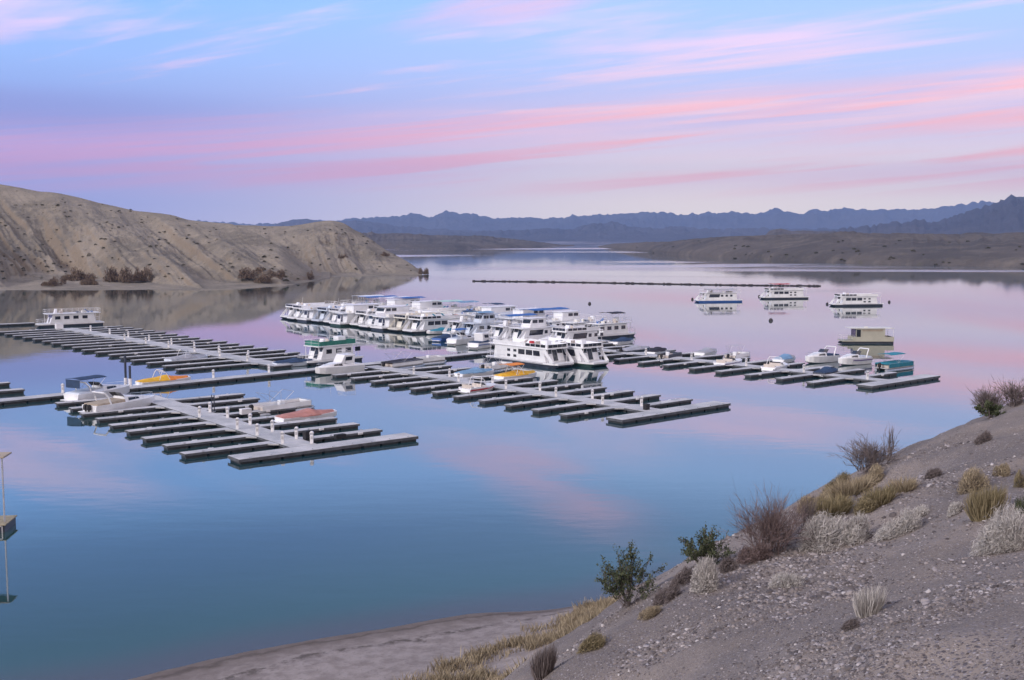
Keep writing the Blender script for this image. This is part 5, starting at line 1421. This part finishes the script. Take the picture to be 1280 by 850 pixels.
def tuft(px, py, wid_px, h_px, label, mat, n=500, group="dry grass tufts on the slope"):
    p = ground_px(px, py + h_px * .4); sc = (p - cam.location).length / F
    R_ = wid_px * sc / 2; H_ = h_px * sc
    o = empty("grass_tuft", p, 0, label, "grass tuft", group)
    a = rng.uniform(0, 2 * np.pi, n); r = np.sqrt(rng.uniform(0, 1, n)) * R_ * .65
    B = np.stack([np.cos(a) * r, np.sin(a) * r, np.zeros(n)], 1); B[:, 2] = local_ground(o, B) - .01
    T = B + np.stack([np.cos(a) * R_ * .5 * rng.uniform(0, 1, n), np.sin(a) * R_ * .5 * rng.uniform(0, 1, n), H_ * rng.uniform(.4, 1.0, n)], 1) + rng.normal(size=(n, 3)) * R_ * .10
    h = len(B) // 2
    blades_obj("blades", B, T, sc * rng.uniform(.45, 1.0, n), mat, o, droop=.1)
    return o

# pale rounded shrubs
round_shrub(1024, 664, 72, 42, "large pale grey rounded shrub left of a slightly smaller one on the slope", n=4200)
round_shrub(1072, 659, 50, 34, "pale grey rounded shrub right beside the largest pale one", n=3000)
round_shrub(1124, 652, 54, 24, "low flat pale shrub right of the two rounded ones", n=2400)
round_shrub(880, 714, 54, 42, "pale brush with a dark base beside the creosote near the water", n=3000)
round_shrub(1254, 660, 82, 50, "wide pale shrub at the right border of the gravel slope", n=4200)
round_shrub(1215, 600, 42, 28, "small creamy round shrub above the brown bush at right", n=1800, mat=tan_m)
round_shrub(1252, 587, 22, 15, "smallest creamy shrub high at right near the border", n=1100, mat=tan_m)
round_shrub(990, 724, 46, 18, "faint low pale shrub flat in the gravel below the rounded pair", n=1300)
round_shrub(850, 722, 40, 20, "dusty mauve low brush left of the pale brush near the water", n=1500, mat=twig_m)
round_shrub(1276, 598, 18, 22, "grey green shrub cut by the right border", n=900, mat=straw_m)
tuft(1086, 752, 40, 40, "upright wispy pale tuft alone in the middle of the gravel", pale_m, 700)
tuft(1232, 630, 46, 40, "brown olive bushy tuft behind the wide pale shrub", straw_m, 1500)
tuft(1062, 610, 60, 26, "tan grass clump on the slope below the grey bare bush", tan_m, 1500)
tuft(1040, 632, 56, 26, "olive tan grass clump above the largest pale shrub", straw_m, 1500)
tuft(1098, 622, 44, 24, "olive grass clump right of the tan clump on the slope", straw_m, 1100)
tuft(1128, 606, 40, 18, "thin tan grass clump highest of those on the left slope edge", tan_m, 700)
tuft(680, 828, 34, 44, "dark mauve dry tuft at the bottom edge where gravel meets grass", twig_m, 800)
tuft(1275, 632, 14, 26, "green yucca like tuft at the right border", leaf_m, 120)
for k, (px, py, w, h, m, txt) in enumerate((
    (1016, 628, 44, 24, tan_m, "tan rounded brush between the reddish bush and the olive grass"),
    (1080, 632, 40, 20, straw_m, "low olive brush just above the second pale shrub"),
    (1046, 602, 36, 20, straw_m, "small olive brush at the slope's edge left of the tan clump"),
    (1084, 596, 40, 22, tan_m, "tan brush directly below the grey bare bush"),
    (944, 690, 46, 24, red_m, "low reddish brush at the foot of the tall reddish bush"),
    (908, 704, 30, 18, twig_m, "small mauve brush between the pale brush and the reddish bush"),
    (1150, 640, 34, 12, pale_m, "flat pale patch of brush right of the low pale shrub"),
    (832, 744, 44, 18, twig_m, "flat mauve brush right of the lowest creosote bush"),
    (812, 764, 36, 14, tan_m, "flat tan brush on the slope under the lowest creosote bush"),
    (740, 800, 40, 18, straw_m, "olive brush on the slope edge above the beach grass"),
    (1196, 634, 26, 14, pale_m, "little pale shrub left of the brown olive tuft"),
    (1168, 590, 26, 12, twig_m, "thin dark brush on the open gravel above the pale shrubs"),
    (1226, 548, 24, 12, twig_m, "thin dark brush high on the gravel below the crest bushes"),
    (1060, 780, 30, 12, twig_m, "flat dead brush below the lone wispy tuft"))):
    round_shrub(px, py, w, h, txt, mat=m, n=int(w * 46), group="low brush along the slope")
# bare bushes along the crest
twig_bush(1086, 568, 74, 44, "grey bare bush on the crest halfway up the slope", twig_m, 90, seed=1)
twig_bush(962, 655, 96, 78, "tall reddish bare bush rising from the slope edge over the water", red_m, 120, seed=2)
twig_bush(1004, 640, 34, 66, "slim grey bare stems right of the tall reddish bush", twig_m, 26, seed=3)
twig_bush(1236, 502, 46, 34, "grey green bush at the crest near the right border", twig_m, 80, seed=4)
twig_bush(1268, 492, 44, 32, "grass grey bush on the crest cut by the right border", twig_m, 60, seed=5)
twig_bush(1112, 556, 22, 40, "thin bare stems behind the grey bare bush", twig_m, 16, seed=6)
leafy_bush(786, 722, 84, 76, "dark green leafy creosote bush standing alone over the beach", 40, seed=11)
leafy_bush(880, 684, 70, 56, "dark green creosote bush beside the tall reddish bare bush", 30, seed=12)
leafy_bush(1238, 512, 34, 24, "small green leafy bush at the crest's right end", 16, seed=13)

# dry grass by the beach: nobody could count it
def grass_mass():
    N = 150000
    px = rng.uniform(520, 770, N); py = rng.uniform(750, 850, N)
    # a band of clumps between the beach and the gravel
    Y = rng.uniform(30, 63, N); X = rng.uniform(-9, 8, N); z = tz_smooth(X, Y)
    u = 640 + F * X / Y; 
    cl = fbm(X * .55, Y * .55, 3, 77)
    edge = (X + 3.4 - (Y - 50) * 0.80) + 1.8 * fbm(X * .5, Y * .5, 3, 79)
    keep = (z > 0.6) & (z < 6.0) & (edge > 0) & (cl > -0.25) & (rng.uniform(0, 1, N) < np.clip((cl + .25) * 3, 0.10, 1) * np.clip(edge * .7, .1, 1))
    X, Y = X[keep], Y[keep]; n = len(X); Z = tz(X, Y)
    hgt = (0.30 + 0.75 * np.clip(fbm(X * .8, Y * .8, 3, 78) + .2, 0, 1)) * rng.uniform(.5, 1.1, n)
    B = np.stack([X, Y, Z - .02], 1); a = rng.uniform(0, 6.28, n)
    T = B + np.stack([np.cos(a) * hgt * .45, np.sin(a) * hgt * .45, hgt], 1)
    o = blades_obj("dry_grass", B, T, rng.uniform(.018, .05, n), tan_m, None, .1)
    tag(o, "tan dry grass growing in soft clumps between beach and gravel slope", "grass", kind="stuff")
grass_mass()

# gravel: thousands of loose stones
def gravel():
    N = 90000
    r = 5.5 * (34 / 5.5) ** rng.uniform(0, 1, N) ; az = np.radians(rng.uniform(-9, 31, N))
    X = np.sin(az) * r; Y = np.cos(az) * r
    Z = tz(X, Y); dens = fbm(X * .45, Y * .45, 4, 91)
    keep = (Z > 3.2) & (rng.uniform(0, 1, N) < np.clip(.42 + dens * 1.6, .06, 1))
    X, Y, Z, r = X[keep], Y[keep], Z[keep], r[keep]; n = len(X)
    s = np.exp(rng.normal(-4.62, .40, n)) * np.clip(r / 13, .8, 1.5) * (1 + np.clip(fbm(X * .45, Y * .45, 4, 91) * 1.6, 0, .9))
    base = np.array([[1, 0, -.3], [.3, .95, -.3], [-.8, .6, -.3], [-.8, -.6, -.3], [.3, -.95, -.3], [.6, .3, .55], [-.35, .6, .5], [-.4, -.5, .6], [.4, -.55, .45]])
    fac = [(0, 1, 5), (1, 6, 5), (1, 2, 6), (2, 3, 7), (2, 7, 6), (3, 4, 8), (3, 8, 7), (4, 0, 8), (0, 5, 8), (5, 6, 7), (5, 7, 8)]
    V = base[None] + rng.normal(size=(n, 9, 3)) * .16
    th = rng.uniform(0, 6.28, n); c, s_ = np.cos(th)[:, None], np.sin(th)[:, None]
    sx = rng.uniform(.7, 1.5, n)[:, None]
    vx = V[:, :, 0] * sx; vy = V[:, :, 1]
    P = np.stack([(vx * c - vy * s_), (vx * s_ + vy * c), V[:, :, 2] * rng.uniform(.5, 1.0, n)[:, None]], -1) * s[:, None, None]
    P += np.stack([X, Y, Z + s * .15], 1)[:, None, :]
    FA = (np.arange(n)[:, None, None] * 9 + np.array(fac)[None]).reshape(-1, 3)
    me = bpy.data.meshes.new("gravel"); me.vertices.add(n * 9); me.vertices.foreach_set("co", P.reshape(-1).astype(np.float32))
    me.loops.add(len(FA) * 3); me.loops.foreach_set("vertex_index", FA.reshape(-1).astype(np.int32))
    me.polygons.add(len(FA)); me.polygons.foreach_set("loop_start", np.arange(0, len(FA) * 3, 3, dtype=np.int32)); me.polygons.foreach_set("loop_total", np.full(len(FA), 3, dtype=np.int32))
    me.update(calc_edges=True)
    m = bpy.data.materials.new("loose_stones"); m.use_nodes = True; t = m.node_tree; g = G(t); bs = t.nodes["Principled BSDF"]
    ri = g.n("ShaderNodeNewGeometry").outputs["Random Per Island"]
    t.links.new(g.ramp(ri, [(0, (.065, .056, .06, 1)), (.4, (.15, .132, .13, 1)), (.75, (.25, .222, .215, 1)), (.95, (.32, .30, .32, 1)), (1, (.50, .48, .48, 1))]), bs.inputs["Base Color"])
    bs.inputs["Roughness"].default_value = .85
    me.materials.append(m)
    o = bpy.data.objects.new("gravel", me); COL.objects.link(o)
    tag(o, "loose grey and mauve stones covering the foreground slope", "gravel", kind="stuff")
gravel()

# ---- shrubs on the far hills
hills = [bpy.data.objects[n] for n in ("left_hill", "headland_hill", "right_shore_land")]
def bvh(o):
    me = o.data; n = len(me.vertices); co = np.empty(n * 3, np.float32); me.vertices.foreach_get("co", co)
    return BVHTree.FromPolygons([tuple(v) for v in co.reshape(-1, 3).tolist()], [tuple(p.vertices) for p in me.polygons])
trees = [bvh(h) for h in hills]
def hit(px, py):
    a = (px - 640) / F; b = (425 - py) / F; d = Vector((a, b * ST + CT, b * CT - ST)).normalized(); best = None
    for k, t in enumerate(trees):
        loc, nor, i, dist = t.ray_cast(Vector((0, 0, EYE)), d, 3000)
        if loc is not None and (best is None or dist < best[1]): best = (loc, dist, k)
    return best
def clump_mesh(name, n, mat, seed):
    rr = np.random.default_rng(seed); a = rr.uniform(0, 6.28, n); c = rr.uniform(0, 1, n) ** .8; s = np.sqrt(1 - c ** 2); rad = rr.uniform(.55, 1.05, n)
    C0 = np.stack([np.cos(a) * s, np.sin(a) * s, c * .9], 1) * rad[:, None]
    o = blades_obj(name, C0 * .75, C0 + rr.normal(size=(n, 3)) * .12, .22, mat)
    return o
proto = [clump_mesh("foliage", 110, hshrub_m, 200 + k) for k in range(4)]
SPOTS = []
tries = 0
while len(SPOTS) < 260 and tries < 4000:
    tries += 1
    px, py = random.uniform(0, 525), random.uniform(234, 360)
    if fbm(np.array([px * .02]), np.array([py * .05]), 2, 5)[0] < random.uniform(-.5, .35): continue
    q = hit(px, py)
    if q is None or q[2] > 1 or q[0].z < 1.0: continue
    SPOTS.append((q, ("small dark shrub on the headland hill's flank" if q[2] == 1 else "small dark shrub high up near the left hill's ridge" if q[0].z > 26 else "small dark shrub on the middle slope of the left hill" if q[0].z > 9 else "small dark shrub low on the left hill near the shore"), "small desert shrubs on the left hills", random.uniform(.4, 1.3)))
tries = 0; n2 = 0
while n2 < 45 and tries < 2000:
    tries += 1
    q = hit(random.uniform(770, 1280), random.uniform(300, 333))
    if q is None or q[2] != 2: continue
    SPOTS.append((q, "dark shrub on the low land across the lake at right", "shrubs on the far right shore", random.uniform(1.2, 2.6))); n2 += 1
used = set()
for i, (q, lab, grp, s) in enumerate(SPOTS):
    k = i % 4; src = proto[k]
    r = empty("hill_shrub", q[0], random.uniform(0, 6.28), lab, "shrub", grp)
    c = src if k not in used else src.copy()
    if k in used: COL.objects.link(c)
    used.add(k); c.parent = r; c.scale = (s, s, s * random.uniform(.6, 1.0))
# tamarisk thickets along the left shore
def thicket_mesh(seed):
    rr = np.random.default_rng(seed); Bs, Ts = [], []
    for l in range(7):
        c0 = np.array([rr.uniform(-.75, .75), rr.uniform(-.6, .6), 0]); r = rr.uniform(.25, .5); h = rr.uniform(.4, 1.0); n = 420
        a = rr.uniform(0, 6.28, n); c = rr.uniform(0, 1, n) ** .9; s = np.sqrt(1 - c ** 2); rad = rr.uniform(.5, 1.08, n)[:, None]
        C0 = c0 + np.stack([np.cos(a) * s * r, np.sin(a) * s * r, c * h], 1) * rad
        Bs.append(C0); Ts.append(C0 + rr.normal(size=(n, 3)) * .05 + np.array([0, 0, .07]))
    return blades_obj("foliage", np.concatenate(Bs), np.concatenate(Ts), .05, tamar_m)
TM = [thicket_mesh(300 + k) for k in range(3)]
tm_used = set()
for i, (px, py, w, h, lab) in enumerate((
    (68, 358, 30, 11, "low reddish brown thicket at the water's edge behind the far left houseboat"),
    (98, 352, 34, 16, "brown shore thicket left of the widest thicket"),
    (148, 354, 46, 20, "widest dark brown thicket on the left cove's shore"),
    (176, 352, 34, 17, "dark brown thicket right of the widest one on the left cove's shore"),
    (112, 357, 20, 10, "small reddish thicket between the larger shore thickets"),
    (318, 349, 44, 15, "brown thicket in the ravine mouth left of the rocky point"),
    (336, 354, 34, 14, "rusty thicket on the rocky point's left side"),
    (388, 350, 16, 11, "rusty thicket at the rocky point's right tip"),
    (345, 347, 22, 10, "low thicket above the rocky point"),
    (429, 324, 12, 6, "dark round bush on the headland's flank, left one of two"),
    (481, 321, 11, 6, "dark round bush on the headland's flank, right one of two"),
    (529, 343, 14, 9, "lone bush standing at the headland's very tip"))):
    q = hit(px, py - 1); p = q[0] if q else un(px, py, 0.1)
    sc = (p - cam.location).length / F
    r = empty("shore_thicket" if w > 15 else "round_bush", p, random.uniform(0, 6.28), lab, "thicket" if w > 15 else "bush", "thickets and bushes on the left shore")
    src = TM[i % 3]; c = src if (i % 3) not in tm_used else src.copy()
    if (i % 3) in tm_used: COL.objects.link(c)
    tm_used.add(i % 3); c.parent = r; c.scale = (w * sc / 2, w * sc / 2 * .8, h * sc)
